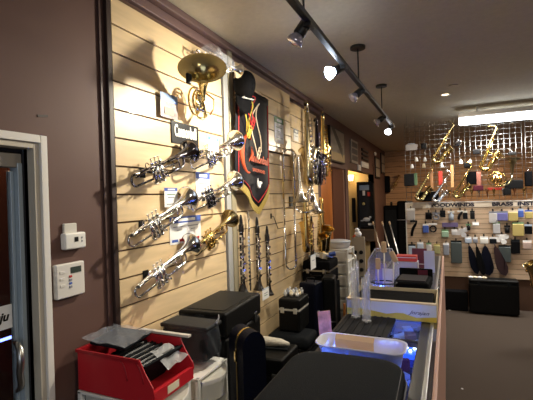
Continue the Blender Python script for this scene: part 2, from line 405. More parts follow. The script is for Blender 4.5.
def saxophone(label, mbody, mkey, loc, rz, H=.60, tilt=(0, 0), name='saxophone', cat='saxophone', belr=.062, neck=True, group=None, mp=True):
    # local: z up along the body, bell rising on +x
    t = thing(name, label, cat, loc, (R(tilt[0]), R(tilt[1]), R(rz)), group)
    k = H/.60
    body = [(0, 0, .60), (0, 0, .50), (0, 0, .35), (0, 0, .20), (0, 0, .07)]
    rad = [.0115, .014, .0185, .0235, .028]
    bow = arc((.055, 0, .06), .055, PI, 2*PI, 10)[1:]
    rad += [.029+.0008*i for i in range(10)]
    bl = [(.115, 0, .12), (.122, 0, .18), (.130, 0, .23), (.140, 0, .265), (.152, 0, .29), (.160, 0, .300)]
    rad += [.038, .041, .044, .049, belr*.88, belr]
    pts = [Vector(p)*k for p in body+bow+bl]
    b = MB(); b.tube(pts, [r*k for r in rad], 18, cap=False)
    b.tube(pts[-6:], [r*k*.96 for r in rad[-6:]], 18, cap=False)
    b.tube(arc(pts[-1], belr*k, 0, 2*PI, 24, u=Vector((.88, 0, -.47)), v=(0, 1, 0))[:-1], .003*k, 6, closed=True)
    b.build('body', mbody, t)
    if neck:
        n = MB(); n.tube([Vector(p)*k for p in [(0, 0, .60), (0, 0, .63), (-.015, 0, .655), (-.045, 0, .665), (-.085, 0, .650), (-.115, 0, .630)]], [r*k for r in (.0125, .012, .011, .0095, .008, .007)], 12)
        n.cyl(Vector((0, 0, .595))*k, Vector((0, 0, .61))*k, .015*k)
        n.build('neck', mbody, t)
        if mp:
            q = MB(); q.tube([Vector(p)*k for p in [(-.10, 0, .640), (-.14, 0, .612), (-.175, 0, .59)]], [.010*k, .0125*k, .005*k], 10)
            q.build('mouthpiece', ebony, t)
    ks = MB()
    for i in range(11):
        z = .52-.043*i; s = .009+.0009*i; rb = .0125+.0016*i
        ks.cyl(Vector((-.2*rb, -rb, z))*k, Vector((-.2*rb, -rb-.010, z))*k, s*k, 12)
        if i % 3 == 1: ks.cyl(Vector((rb*.8, rb*.6, z))*k, Vector((rb*.8+.008, rb*.6+.005, z))*k, s*k*.8, 10)
    for q in (.06, .11, .17):
        ks.cyl(Vector((.12, -.038, q))*k, Vector((.12, -.050, q))*k, .022*k, 14)
    ks.cyl(Vector((.155, -.03, .22))*k, Vector((.168, -.045, .22))*k, .02*k, 14)
    ks.tube([Vector((-.012, -.028, .54))*k, Vector((-.018, -.040, .10))*k], .0028*k, 6)
    ks.tube([Vector((.015, -.025, .50))*k, Vector((.022, -.040, .14))*k], .0025*k, 6)
    ks.tube([Vector((.10, -.045, .03))*k, Vector((.125, -.052, .20))*k], .003*k, 6)
    ks.tube([Vector((.055, 0, -.03))*k, Vector((.07, -.05, -.01))*k, Vector((.10, -.055, .05))*k], .0025*k, 6)
    ks.build('keywork', mkey, t)
    g = MB(); g.tube([Vector((.02, 0, .27))*k, Vector((.06, 0, .275))*k, Vector((.115, 0, .25))*k], .004*k, 6)
    g.build('brace', mkey, t)
    if abs(rz) > 40 and rz < 190: t.scale = (1.3, 1.45, 1)
    return t
saxophone('pale gold tenor saxophone hanging highest, left of the black one', mat('pale_lacquer', (.80, .68, .42), .18, metal=1), silver, (.25, 4.16, 1.96), 106, .78, (0, 2))
saxophone('shiny black and purple alto saxophone between two gold ones', purplel, mat('violet_silver', (.62, .58, .68), .15, metal=1), (.26, 4.47, 1.97), 102, .66, (0, 4))
saxophone('deep gold tenor saxophone hanging by the end of the slatwall', brass, brass, (.24, 4.82, 2.08), 106, .68, (0, 0))
saxophone('gold alto saxophone below the pale tenor, right of the trombone', brass, gold, (.23, 4.08, 1.22), 108, .56, (0, -3), mp=False)
saxophone('yellow gold alto saxophone, lower right beside the switch plate', brass, gold, (.14, 5.0, 1.10), -60, .62, (0, 2), mp=False)
saxophone('small curved gold soprano saxophone with black cork pads', brass, antique, (.22, 4.64, 1.14), -60, .42, (0, 2), mp=False)
# silver bell section with a broad flare hanging between the saxophones
t = thing('baritone_horn', 'silver horn with a broad white flare under the purple saxophone', 'brass horn', (.12, 4.66, 1.80))
MB().lathe([(0, .014), (.10, .02), (.20, .03), (.27, .048), (.31, .075), (.325, .095), (.322, .097)], (0, 0, .12), (.15, .1, -1), 28).build('bell', silver, t)
c = MB(); c.tube(arc((0, -.06, .02), .10, 0, 2*PI, 24, u=(0, 1, 0))[:-1], .009, 8, closed=True)
c.tube([(0, 0, .12), (0, 0, .17), (0, -.03, .20), (0, -.09, .19), (0, -.11, .12), (0, -.12, -.1)], [.014, .012, .011, .010, .009, .008], 8); c.build('tubing', silver, t)
for k in range(3):
    MB().cyl((.02, -.09+.035*k, -.06), (.02, -.09+.035*k, .08), .014).cyl((.02, -.09+.035*k, .08), (.02, -.09+.035*k, .10), .008).build('valve', chrome, t)

def clarinet(label, loc, L=.60, m=ebony, tilt=(0, 0), name='clarinet', belr=.036):
    t = thing(name, label, name.split('_')[-1], loc, (R(tilt[0]), R(tilt[1]), 0))
    k = L/.60
    b = MB(); b.lathe([(0, belr), (.004, belr+.001), (.02, belr*.8), (.05, belr*.55), (.08, .0155), (.10, .0145), (.30, .0135), (.31, .0155), (.32, .0135), (.50, .013)], (0, 0, 0), (0, 0, k), 18)
    b.build('body', m, t)
    MB().lathe([(.50, .0155), (.505, .017), (.56, .016), (.565, .014)], (0, 0, 0), (0, 0, 1), 16).build('barrel', m, t)
    MB().lathe([(.565, .012), (.60, .011), (.64, .006), (.645, .002)], (0, 0, 0), (0, 0, 1), 12).build('mouthpiece', blackp, t)
    ks = MB()
    for i in range(19):
        z = .085+.0215*i; a = [-1.4, -.9, -.4][i % 3]
        ks.cyl((.0135*math.cos(a), .0135*math.sin(a), z), (.022*math.cos(a), .022*math.sin(a), z), .0085+.0015*(i % 3), 10)
    ks.tube([(.010, -.020, .09), (.010, -.020, .28)], .003, 6); ks.tube([(.012, -.018, .33), (.012, -.018, .48)], .003, 6)
    for z in (.055, .305, .50): ks.lathe([(z, .0165), (z+.006, .0165)], (0, 0, 0), (0, 0, 1), 16)
    ks.tube([(.012, -.016, .14), (.024, -.022, .15), (.024, -.030, .19)], .003, 6)
    ks.build('keywork', silver, t)
    t.scale = (1.35, 1.35, 1)
    return t
clarinet('black clarinet with silver keys, nearest the trumpets', (.08, 2.89, 1.03), .52)
clarinet('black clarinet with a small white price tag under its bell', (.08, 3.19, .995), .64)
clarinet('black clarinet with shiny silver keys, nearest the trombone slide', (.08, 3.40, .90), .66)
t = thing('flute', 'slim silver flute hanging between the black clarinets', 'flute', (.07, 3.04, 1.02))
MB().lathe([(0, .0095), (.22, .0095), (.221, .0115), (.235, .0115), (.236, .0095), (.52, .0095), (.521, .0115), (.54, .0115), (.541, .009), (.68, .009), (.682, .004)], (0, 0, 0), (0, 0, 1), 14).build('body', silver, t)
k = MB()
for i in range(13): k.cyl((.004, -.009, .06+.033*i), (.008, -.016, .06+.033*i), .010, 12)
k.tube([(.012, -.010, .05), (.012, -.010, .50)], .002, 6); k.build('keywork', silver, t)
MB().cyl((.008, 0, .61), (.013, 0, .61), .013, 14).build('lip_plate', silver, t)
t = thing('bass_clarinet', 'slender black woodwind with silver keys below the purple saxophone', 'clarinet', (.16, 4.49, 1.08))
MB().lathe([(0, .045), (.01, .043), (.05, .026), (.10, .019), (.20, .018), (.21, .021), (.22, .018), (.44, .016), (.48, .012), (.50, .006)], (0, 0, 0), (0, 0, 1), 16).build('body', ebony, t)
k = MB()
for i in range(10): k.cyl((.015, -.006, .10+.033*i), (.027, -.010, .10+.033*i), .010, 10)
k.tube([(.022, .008, .1), (.022, .008, .42)], .0025, 6); k.build('keywork', mat('purple_keys', (.4, .22, .5), .2, metal=1), t)

# trombone on its hanger
t = thing('trombone', 'brass and nickel trombone hanging by its slide, long loop downwards', 'trombone', (.13, 3.86, 1.07), (0, 0, R(-52)))
s = MB()
s.tube([(0, -.055, .72), (0, -.055, .05)]+arc((0, 0, .05), .055, PI, 2*PI, 12, u=(0, 1, 0))+[(0, .055, .05), (0, .055, .72)], .0105, 10)
s.build('slide', silver, t)
s = MB(); s.tube([(0, -.055, .50), (0, -.055, 1.20)], .008, 10); s.tube([(0, .055, .50), (0, .055, 1.15)], .008, 10)
s.tube([(0, -.055, .62), (0, .055, .62)], .005, 8); s.tube([(0, -.055, .68), (0, .055, .68)], .005, 8)
s.build('inner_slide', gold, t)
b = MB(); b.tube([(.03, .055, .66), (.03, .055, 1.17)]+arc((.03, -.0, 1.17), .055, 0, PI, 12, u=(0, 1, 0))+[(.03, -.055, 1.17), (.03, -.055, .9)], .0085, 10)
b.tube([(.03, .055, .66), (.03, .075, .60), (.03, .13, .575), (.03, .2, .575), (.03, .26, .60)], [.0085, .009, .010, .011, .012], 10)
b.build('tuning_slide', silver, t)
b = MB(); b.lathe([(0, .012), (.12, .014), (.26, .020), (.36, .032), (.42, .05), (.455, .075), (.47, .095), (.468, .097)], (.03, .10, 1.15), (0, .03, -1), 28)
b.build('bell', mat('soft_silver', (.74, .70, .62), .22, metal=1), t)
# wire hanger
h = MB(); h.box((.028, -.10, .10), (.034, -.07, .15)); h.tube([(.034, -.085, .12), (.06, -.085, .12), (.10, -.08, 0), (.10, .10, 0), (.10, .10, .09)], .004, 6)
o = h.build('wire_hanger', blackp, loc=(0, 3.70, 1.50)); tag(o, 'black bent wire hanger under the trombone', 'hanger')
o = MB().box((.03, -.06, -.055), (.05, .06, .055), bev=.003).build('picture_card', mat('dark_card', (.05, .055, .05), .5), loc=(0, 4.18, 1.76)); tag(o, 'small dark square card between trombone and gold saxophone', 'card')

# ------------------------------------------------------------------ cap, banner, cords
t = thing('baseball_cap', 'black baseball cap hung on the panel above the banner', 'cap', (.13, 2.88, 2.70), (R(-14), R(72), R(-40)))
t.scale = (1.35, 1.05, 1.2)
d_ = MB()
d_.grid(lambda u, v: Vector((.098*math.cos(2*PI*u)*math.cos(v*PI/2*.98), .080*math.sin(2*PI*u)*math.cos(v*PI/2*.98), .125*math.sin(v*PI/2*.98))), 28, 10)
d_.build('crown', blackf, t, solid=.002)
b_ = MB(); b_.grid(lambda u, v: Vector((.085+.085*v*math.sin(PI*u)**.5 - .03*(1-math.sin(PI*u)), (.075-.005*v)*math.cos(PI*u), .004+.022*math.sin(PI*u)*(1-v)-.01*v)), 18, 5)
b_.build('brim', blackf, t, solid=.004)
MB().sphere((0, 0, .125), .008).build('button', blackf, t)
text('Cannonball', .024, paper, t, (.094, 0, .045), (PI/2, 0, PI/2), shear=.3, bold=.0006)

t = thing('banner', 'long black shop banner with orange lettering and gold fringed point', 'banner', (.105, 3.08, 1.72), (0, R(3.5), R(90)))
t.scale = (.92, 1, .97)
def bx(u): return -.02+.025*math.sin(u*7)            # soft folds
def outline(inset, y=0):
    w2 = .335-inset; lo = .235+inset*.35; tip = .0+inset*1.35
    return [(-w2, y, 1.06-inset), (-w2, y, lo), (.0+.02, y, tip), (w2, y, lo), (w2, y, 1.06-inset)]
def sheet(m, inset, off, name, th=.003):
    b = MB(); w2 = .335-inset
    def fn(u, v):
        x = -w2+2*w2*u
        zb = (.235+inset*.35)-((.235+inset*.35)-inset*1.35)*(1-abs(x-.13)/(w2+.13*(1 if x < .13 else -1)))
        z = zb+(1.06-inset-zb)*v
        return Vector((x, -off+.022*math.sin(x*14+1)*(.4+.6*(1-v)) , z))
    b.grid(fn, 24, 14); return b.build(name, m, t, solid=th)
sheet(satin, 0, 0, 'cloth')
def fold(x, v=.4): return .022*math.sin(x*14+1)*(.4+.6*(1-v))
br = MB()
pts = [(-.30, .99), (-.30, .255), (.12, .055), (.30, .235), (.30, .99)]
for (x0, z0), (x1, z1) in zip(pts, pts[1:]):
    br.tube([(x0+(x1-x0)*i/8, -.006+fold(x0+(x1-x0)*i/8, max(0, (z0+(z1-z0)*i/8-.1)/.9)), z0+(z1-z0)*i/8) for i in range(9)], .0045, 6)
br.build('red_border', redpr, t)
fr = MB()
for (x0, z0), (x1, z1) in (((-.335, .235), (.13, 0)), ((.13, 0), (.335, .235))):
    n = 40
    for i in range(n):
        x = x0+(x1-x0)*(i+.5)/n; z = z0+(z1-z0)*(i+.5)/n
        y = fold(x, 0)
        fr.box((x-.0055, y-.004, z-.055), (x+.0055, y+.004, z+.012))
fr.build('gold_fringe', goldfab, t)
lg = MB()
lg.tube([Vector((-.14, -.012, .46))+Vector((math.cos(a)*.12, 0, math.sin(a)*.16)) for a in [R(60+i*12) for i in range(20)]], [.008+.016*math.sin(PI*i/19) for i in range(20)], 8)
lg.tube([(-.12, -.012, .40), (-.05, -.014, .47), (-.06, -.012, .54)], [.006, .014, .004], 8)
lg.build('emblem', orange, t)
text('annonball', .10, orange, t, (.10, -.022, .44), (PI/2, 0, 0), sx=1.0, shear=.15, bold=.003)
text('SAXOPHONES', .042, orange, t, (.07, -.024, .335), (PI/2, 0, 0), name='small_lettering', bold=.001)
sx_ = MB(); sx_.tube([(.05, -.022, .27), (.045, -.022, .22), (.055, -.022, .19), (.08, -.022, .19), (.09, -.022, .22), (.105, -.022, .235)], [.004, .007, .010, .012, .013, .018], 8)
sx_.build('white_saxophone_emblem', paper, t)
pr = MB(); pr.cyl((-.36, 0, 1.065), (.36, 0, 1.065), .010); pr.tube([(0, 0, 1.065), (0, .05, 1.08)], .005, 8); pr.build('hanging_rod', woodl, t)
# lanyards with medals in front of the banner
for i, (m_, nm, y0, zt, dn) in enumerate([(yellowc, 'yellow twisted cord draped on the banner top', 2.93, 2.62, .30), (redpr, 'red cord knotted over the banner top', 3.00, 2.66, .26), (mat('cream_cord', (.75, .62, .45), .7), 'cream and red looped cord hanging lowest on the banner', 3.10, 2.62, .46)]):
    b = MB()
    P = []
    for j in range(40):
        a = j/39*2*PI
        P.append(Vector((.03+.015*math.sin(3*a+i), .040*math.sin(2*a+i)+.06*math.sin(a), -dn/2+dn/2*math.cos(a))))
    b.tube(P, .0055, 6, closed=True)
    for q in range(3): b.tube(arc((.04, .02*q-.01, -dn+.03*q), .022, 0, 2*PI, 12, u=(0, 1, 0))[:-1], .005, 6, closed=True)
    o = b.build('cord', m_, loc=(.12, y0, zt)); tag(o, nm, 'cord')

# ------------------------------------------------------------------ cards and signs on the left panels
def wall_card(name, label, cat, y0, y1, z0, z1, m, x=.032, th=.002, group=None):
    t = thing(name, label, cat, (x, (y0+y1)/2, (z0+z1)/2), (0, 0, R(90)), group)
    w_, h_ = (y1-y0)/2, (z1-z0)/2
    MB().box((-w_, -th, -h_), (w_, 0, h_)).build('sheet', m, t)
    return t, w_, h_
t, w_, h_ = wall_card('brand_sign', 'small black sign reading Cannonball in pale lettering', 'sign', 2.075, 2.375, 2.175, 2.315, blackp, th=.006)
text('Cannonball', .108, mat('pale_lettering', (.92, .92, .86), .5), t, (0, -.007, .010), (PI/2, 0, 0), sx=.50, bold=.003)
text('musical instruments', .016, MATS['pale_lettering'], t, (.03, -.007, -.054), (PI/2, 0, 0), name='small_lettering')
t, w_, h_ = wall_card('photo_card', 'laminated photo card with blue top left of the mellophone', 'card', 1.955, 2.125, 2.32, 2.47, mat('photo_print', (.30, .24, .24), .3, noise=.5, scale=25), x=.05)
MB().box((-w_, -.004, h_-.05), (w_, -.0022, h_)).build('blue_header', mat('photo_header', (.10, .22, .5), .4), t); MB().box((-.05, -.0045, -h_+.02), (.04, -.003, -.01)).build('photo', mat('brown_photo', (.45, .3, .2), .5), t)
def price_card(label, y0, y1, z0, z1, hd, rows, x=.032, hm=bluepr):
    t, w_, h_ = wall_card('price_card', label, 'price card', y0, y1, z0, z1, paper, x=x)
    MB().box((-w_, -.003, h_-hd), (w_, -.0021, h_)).build('header_band', hm, t)
    l = MB()
    l.box((-w_*.5, -.0036, h_-hd*.75), (w_*.6, -.0031, h_-hd*.3), paper)
    for zf, xa, xb, mm in rows: l.box((w_*xa, -.003, h_*zf-.003), (w_*xb, -.0021, h_*zf+.003), mm)
    l.build('print', None, t); return t
price_card('pale blue tag hanging before the top right trumpet', 2.20, 2.33, 2.12, 2.215, .022, [(.1, -.7, .7, lblue), (-.3, -.6, .5, lblue), (-.6, -.7, .7, greypr)], x=.225, hm=mat('mid_blue', (.10, .24, .52), .6))
price_card('white sheet with blue header below the top right trumpet', 2.33, 2.51, 1.80, 2.0, .045, [(.2, -.6, .6, greypr), (-.4, -.5, .3, greypr)])
price_card('small white price card left of the middle silver trumpet bell', 1.965, 2.095, 1.765, 1.885, .02, [(.3, -.6, .6, green), (0, -.5, .5, greypr), (-.7, -.7, .7, greypr)], x=.05)
t = price_card('wide white price card with blue header above the lowest silver trumpet', 2.03, 2.375, 1.525, 1.70, .042, [(.25, -.8, -.2, greypr), (.25, .1, .8, greypr), (.0, -.6, -.3, greypr), (0, .3, .6, greypr)])
l = MB()
for xa, xb, mm in ((-.9, -.55, bluepr), (-.45, -.1, redpr), (.08, .42, bluepr), (.5, .85, redpr)): l.box((.1725*xa, -.0032, -.075), (.1725*xb, -.0024, -.058), mm)
l.build('bottom_print', None, t)
price_card('white sheet hidden behind the middle right trumpet', 2.35, 2.56, 1.83, 1.795+.0, .004, [])if False else None
price_card('white and green poster right of the banner on the raised panel', 3.66, 3.90, 2.36, 2.62, .06, [(.2, -.7, .7, green), (-.1, -.6, .4, greypr), (-.6, -.8, .8, greypr)], x=.077, hm=green)
price_card('small white notice with grey picture on the far slatwall panel', 4.34, 4.50, 2.46, 2.60, .05, [(-.2, -.7, .7, greypr)], x=.027, hm=greypr)
price_card('white tag on the clarinet nearest the cases', 3.16, 3.30, .905, 1.005, .012, [(.1, -.6, .6, greypr), (-.3, -.5, .5, green)], x=.125, hm=lblue)
price_card('white paper tag hanging below the gold saxophone bell', 4.18, 4.36, 1.0, 1.16, .012, [(.2, -.5, .5, greypr)], x=.24, hm=lblue)

# ------------------------------------------------------------------ thermostat and keypad on the brown wall
t = thing('thermostat', 'white thermostat with a small dark display on brown wall', 'thermostat', (0, 1.335, 1.63), (0, 0, R(90)))
MB().box((-.058, -.035, -.038), (.058, 0, .038), bev=.008).build('housing', whitepl, t)
MB().box((-.045, -.014, .03), (.025, 0, .082), bev=.004).build('back_plate', mat('aged_white_plastic', (.62, .60, .55), .5), t)
MB().box((-.008, -.037, -.004), (.012, -.034, .018)).build('display', blackp, t)
MB().box((.03, -.037, .008), (.036, -.034, .016)).box((.03, -.037, -.008), (.036, -.034, 0)).build('button', greypr, t)
t = thing('alarm_keypad', 'beige alarm keypad with dark screen below the thermostat', 'keypad', (0, 1.308, 1.452), (0, 0, R(90)))
MB().box((-.076, -.028, -.078), (.076, 0, .078), bev=.006).build('housing', mat('warm_white_plastic', (.74, .71, .66), .45), t)
MB().box((-.002, -.030, .030), (.055, -.027, .058)).build('screen', mat('lcd_grey', (.05, .07, .06), .3), t)
for r_, mm in ((0, redpr), (1, greypr), (2, bluepr), (3, greypr)):
    MB().box((-.012, -.031, .012-.016*r_), (.003, -.027, .022-.016*r_), bev=.001).build('key', mm, t)
for r_ in range(3): MB().box((-.06, -.0305, .035-.03*r_), (-.035, -.0275, .047-.03*r_), bev=.001).build('key', MATS['warm_white_plastic'], t)
for i, (y, z) in enumerate([(1.19+.02, 2.195), (1.57-.02, 1.925)]):
    o = MB().box((0, -.025, -.005), (.003, .025, .005)).build('wall_scuff', darktrim, loc=(0.0, y, z), rot=(R(8), 0, 0)); tag(o, ['dark scuff above the door corner', 'short dark scuff near the slatwall edge'][i], 'scuff')

# ------------------------------------------------------------------ track lights on the ceiling
TX, TZ = 1.0, 2.70
t = thing('light_track', 'long black lighting track hung below the ceiling on rods', 'light track', (TX, 0, TZ))
MB().box((-.018, 1.2, -.014), (.018, 5.55, .014), bev=.003).build('rail', blackpaint, t)
for y in (1.98, 3.39, 4.71):
    MB().cyl((-.03, y, .014), (-.03, y, CEIL-TZ-.02), .006, 10).build('rod', blackpaint, t)
    MB().cyl((-.03, y, CEIL-TZ-.022), (-.03, y, CEIL-TZ), .062, 24).build('canopy', blackpaint, t)
bulbglass = mat('reflector_bulb_glass', (.52, .50, .60), .12, metal=.6)
glow = mat('lit_bulb', (1, 1, 1), emit=(.72, .84, 1.0), estr=40)
dimglow = mat('lit_bulb_far', (1, 1, 1), emit=(.95, .95, 1.0), estr=6)
def head(label, y, side, dirv, lit=None):
    dv = Vector(dirv).normalized(); o = Vector((side*.035, 0, -.028))
    t = thing('track_spotlight', label, 'spotlight', (TX, y, TZ), group='spotlights on the black ceiling track')
    MB().box((-.02, -.035, -.035), (.02, .035, -.0145), bev=.004).build('adapter', blackpaint, t)
    a = MB(); a.tube([(0, 0, -.03), (side*.02, 0, -.045), o], .009, 8)
    a.tube([o+Vector((0, .035, .01)), o+Vector((0, .04, -.01))+dv*.02, o+dv*.04+Vector((0, .03, 0))], .004, 6); a.build('arm', blackpaint, t)
    MB().lathe([(-.035, .012), (-.03, .030), (.035, .033), (.04, .030)], o, dv, 20).build('lamp_holder', blackpaint, t)
    MB().lathe([(.030, .020), (.045, .028), (.068, .042), (.08, .045), (.087, .043), (.091, .03), (.093, 0)], o, dv, 24).build('bulb', lit or bulbglass, t)
    return t
head('unlit silver reflector bulb nearest the camera on the black track', 1.97, -1, (-.40, -.1, -.60))
head('brightly lit white bulb on the black track above the banner', 2.72, -1, (-.75, -.55, -.38), glow)
head('unlit bulb beside the first ceiling rod on the black track', 3.42, -1, (-.6, -.5, -.6))
head('dark spotlight near the second ceiling rod on the black track', 4.72, -1, (-.7, -.3, -.5))
head('small lit lamp at the far end of the black track', 5.42, -1, (-.3, -.6, -.9), dimglow)

# recessed light and vent on the ceiling
t = thing('recessed_light', 'small round recessed light in the ceiling far ahead', 'ceiling light', (1.632, 5.56, CEIL))
MB().lathe([(0, .055), (-.008, .06), (-.010, .045), (-.003, .04)], (0, 0, 0), (0, 0, 1), 24).build('trim_ring', whitep, t)
MB().cyl((0, 0, -.002), (0, 0, -.006), .040, 20).build('lens', mat('warm_lens', (1, .9, .7), emit=(1, .78, .5), estr=7), t)
o = MB().cyl((0, 0, -.012), (0, 0, 0), .05, 20).build('smoke_detector', mat('ceiling_fitting', (.5, .44, .36), .6), loc=(1.72, 5.15, CEIL)); tag(o, 'pale round fitting on the ceiling beside the recessed light', 'smoke detector')
t = thing('fluorescent_light', 'long bright fluorescent fixture above the instrument grid', 'ceiling light', (2.65, 6.60, 2.86))
MB().box((-.85, -.12, .03), (.85, .12, .10), bev=.01).build('housing', whitep, t)
MB().box((-.84, -.11, -.055), (.84, .11, .029), bev=.02).build('diffuser', mat('fluoro_diffuser', (1, 1, 1), emit=(.86, .93, 1.0), estr=8.5), t)
for x in (-.6, .6): MB().cyl((x, 0, .10), (x, 0, CEIL-2.86), .01, 8).build('hanger_rod', whitep, t)

# ------------------------------------------------------------------ pictures on the far part of the left wall
t = thing('framed_picture', 'large dark framed photo of converging grey beams above the passage', 'picture', (0.002, 6.33, 2.61), (0, 0, R(90)))
MB().box((-.45, -.045, -.27), (.45, 0, .27), bev=.004).build('frame', blackp, t)
a = MB(); a.box((-.425, -.048, -.245), (.425, -.0455, .245), mat('grey_photo', (.22, .19, .15), .3, noise=.4, scale=3, stretch=(1, 1, 4)))
for i in range(9): a.prism([(-.2+.0, -.0490, .245), (.30, -.0490, -.02-.02*i), (.30, -.0490, -.028-.02*i), (-.23-.02*i, -.0490, .24)], (0, -.0006, 0), mat('photo_dark', (.04, .035, .03), .4))
a.box((-.425, -.049, -.245), (.425, -.0482, -.12), mat('photo_gold', (.42, .30, .14), .4)); a.build('photograph', None, t)
def frame(label, y0, y1, z0, z1, mf, mi, n=1):
    nm = 'wall_notice' if 'white' in label else 'wall_plaque' if 'plaque' in label else 'framed_picture'
    t = thing(nm, label, 'picture', (0.002, (y0+y1)/2, (z0+z1)/2), (0, 0, R(90)))
    w_, h_ = (y1-y0)/2, (z1-z0)/2
    MB().box((-w_, -.025, -h_), (w_, 0, h_), bev=.003).build('frame', mf, t)
    for i in range(n):
        a0 = h_-.04-(2*h_-.06)/n*i; a1 = a0-(2*h_-.06)/n+.03
        MB().box((-w_+.05, -.028, a1), (w_-.05, -.0255, a0)).build('picture', mi, t)
    return t
gm = mat('frame_mat', (.32, .27, .22), .6); dk = mat('dark_photo', (.06, .055, .055), .4)
frame('tall pale frame holding three dark photos beside the passage', 7.42, 8.02, 2.42, 2.86, gm, dk, 3)
for i in range(3): frame('dark plaque, %s of a stack of three on the far wall' % ['topmost', 'middle one', 'lowest'][i], 8.50, 9.20, 2.74-.09*i, 2.80-.09*i, blackp, dk)
frame('white notice below the three dark plaques', 8.40, 9.20, 2.40, 2.52, whitep, paper)
frame('small white square sign over the alcove corner', 8.05, 8.30, 2.31, 2.42, whitep, paper)
o = MB().sphere((0, 0, 0), .06, sc=(.4, 1.9, .8)).build('wall_ornament', paper, loc=(.02, 10.2, 2.83)); tag(o, 'round white ornament high on the far left wall', 'ornament')
frame('narrow dark framed picture near the far corner', 10.15, 10.85, 2.22, 2.76, blackp, gm, 2)
frame('tall dark framed picture closest to the back wall', 11.15, 11.8, 2.38, 2.94, blackp, gm, 2)
# switch plate in the passage
t = thing('switch_plate', 'cream double light switch plate on the orange wood', 'light switch', (-.33, 6.873, 1.25))
MB().box((-.062, -.006, -.055), (.062, 0, .055), bev=.003).build('plate', mat('ivory', (.62, .55, .38), .4), t)
for x in (-.03, .0, .03): MB().box((x-.006, -.012, -.012), (x+.006, -.005, .012)).build('toggle', MATS['ivory'], t)
# alcove: lamp and dark glass cabinet
t = thing('wall_lamp', 'warm glowing wall lamp in the alcove corner', 'lamp', (-.52, 9.80, 2.24))
MB().lathe([(-.07, .05), (.07, .075)], (0, 0, 0), (0, 0, 1), 20).build('shade', mat('warm_shade', (1, .9, .7), emit=(1, .72, .35), estr=5), t)
MB().box((-.02, .0, -.05), (.02, .10, .0)).build('bracket', gold, t)
t = thing('display_cabinet', 'narrow black framed glass cabinet standing in the yellow alcove', 'cabinet', (-.17, 9.78, .0))
c = MB()
for (x0, x1, z0, z1) in ((-.20, -.16, 1.0, 2.13), (.16, .20, 1.0, 2.13), (-.2, .2, 2.09, 2.13), (-.2, .2, 1.0, 1.05)): c.box((x0, -.06, z0), (x1, .1, z1))
c.build('frame', blackp, t)
MB().box((-.16, .05, 1.05), (.16, .1, 2.09)).build('back_panel', mat('cabinet_dark', (.03, .032, .035), .3), t)
MB().box((-.2, -.08, .70), (.2, .1, .99), bev=.01).build('shelf_base', mat('dark_shelf', (.12, .08, .05), .6), t)
c = MB(); c.box((-.15, .03, 1.93), (.08, .049, 2.05), lblue); c.box((-.08, .03, 1.80), (-.02, .049, 1.92), paper); c.box((.04, .03, 1.78), (.10, .049, 1.88), redd)
c.build('display_items', None, t); MB().sphere((-.06, .03, 1.60), .035).build('amber_ball', yell, t)
c = MB(); c.sphere((0, .02, 1.22), .05, paper, sc=(1.8, .5, 1)); c.sphere((.09, .02, 1.27), .03, paper); c.sphere((-.10, .02, 1.19), .03, paper, sc=(1.6, .5, .6)); c.box((.04, .0, 1.08), (.14, .04, 1.13), paper)
c.build('white_figurine', None, t)
o = MB().box((-.03, -.0, -.30), (.06, .015, .30), bev=.003).build('mirror', blackp, loc=(-.50, 9.87, 1.45)); tag(o, 'slim dark mirror on the alcove wall left of the cabinet', 'mirror')

# ================================================================== THE FLOOR STACKS
def case_box(name, label, cat, size, loc, m, rz=0, lm=chrome, trim=None, handle='front', bev=.02, lid=.35):
    w_, d_, h_ = size
    t = thing(name, label, cat, loc, (0, 0, R(rz)))
    MB().box((-w_/2, -d_/2, 0), (w_/2, d_/2, h_*(1-lid)-.003), bev=bev, seg=3).build('shell', m, t)
    MB().box((-w_/2, -d_/2, h_*(1-lid)+.003), (w_/2, d_/2, h_), bev=bev, seg=3).build('lid', m, t)
    MB().box((-w_/2+.004, -d_/2+.004, h_*(1-lid)-.008), (w_/2-.004, d_/2-.004, h_*(1-lid)+.008)).build('edge_trim', trim or lm, t)
    for s in (-.3, .3):
        q = MB().box((s*w_-.018, -d_/2-.008, h_*(1-lid)-.03), (s*w_+.018, -d_/2+.002, h_*(1-lid)+.02), bev=.003); q.build('latch', lm, t)
    if handle:
        z = h_*(1-lid)-.05
        MB().tube([(-.06, -d_/2, z), (-.055, -d_/2-.025, z), (.055, -d_/2-.025, z), (.06, -d_/2, z)], .008, 8).build('handle', blackp, t)
    return t
# tall drawer cart nearest the door
def drawer_cart(label, loc, w_, d_, h_, n, rz=0, mdr=drawerp):
    t = thing('drawer_cart', label, 'drawer cart', loc, (0, 0, R(rz)))
    f = MB()
    for sx in (-1, 1):
        for sy in (-1, 1): f.box((sx*(w_/2-.012)-.012, sy*(d_/2-.012)-.012, 0), (sx*(w_/2-.012)+.012, sy*(d_/2-.012)+.012, h_), bev=.004)
    for i in range(n+1):
        z = h_*i/n; f.box((-w_/2, -d_/2, max(0, z-.014)), (w_/2, d_/2, max(.012, z)), bev=.003)
    f.build('frame', whitepl, t)
    for i in range(n):
        z0 = h_*i/n+.008; z1 = h_*(i+1)/n-.024
        dr = MB()
        P = [(-w_/2+.028, d_/2-.02), (-w_/2+.028, -d_/2-.004)]
        P += [(-w_/2+.028+(w_-.056)*j/8, -d_/2-.004-.055*math.sin(PI*j/8)) for j in range(1, 8)]
        P += [(w_/2-.028, -d_/2-.004), (w_/2-.028, d_/2-.02)]
        dr.prism([(x, y, z0) for x, y in P], (0, 0, z1-z0)); o = dr.build('drawer', mdr, t)
        MB().prism([(x, y-.004, z1-.022) for x, y in P[1:-1]]+[(P[-2][0], P[-2][1]+.01, z1-.022), (P[1][0], P[1][1]+.01, z1-.022)], (0, 0, .02)).build('drawer_lip', whitepl, o)
    return t
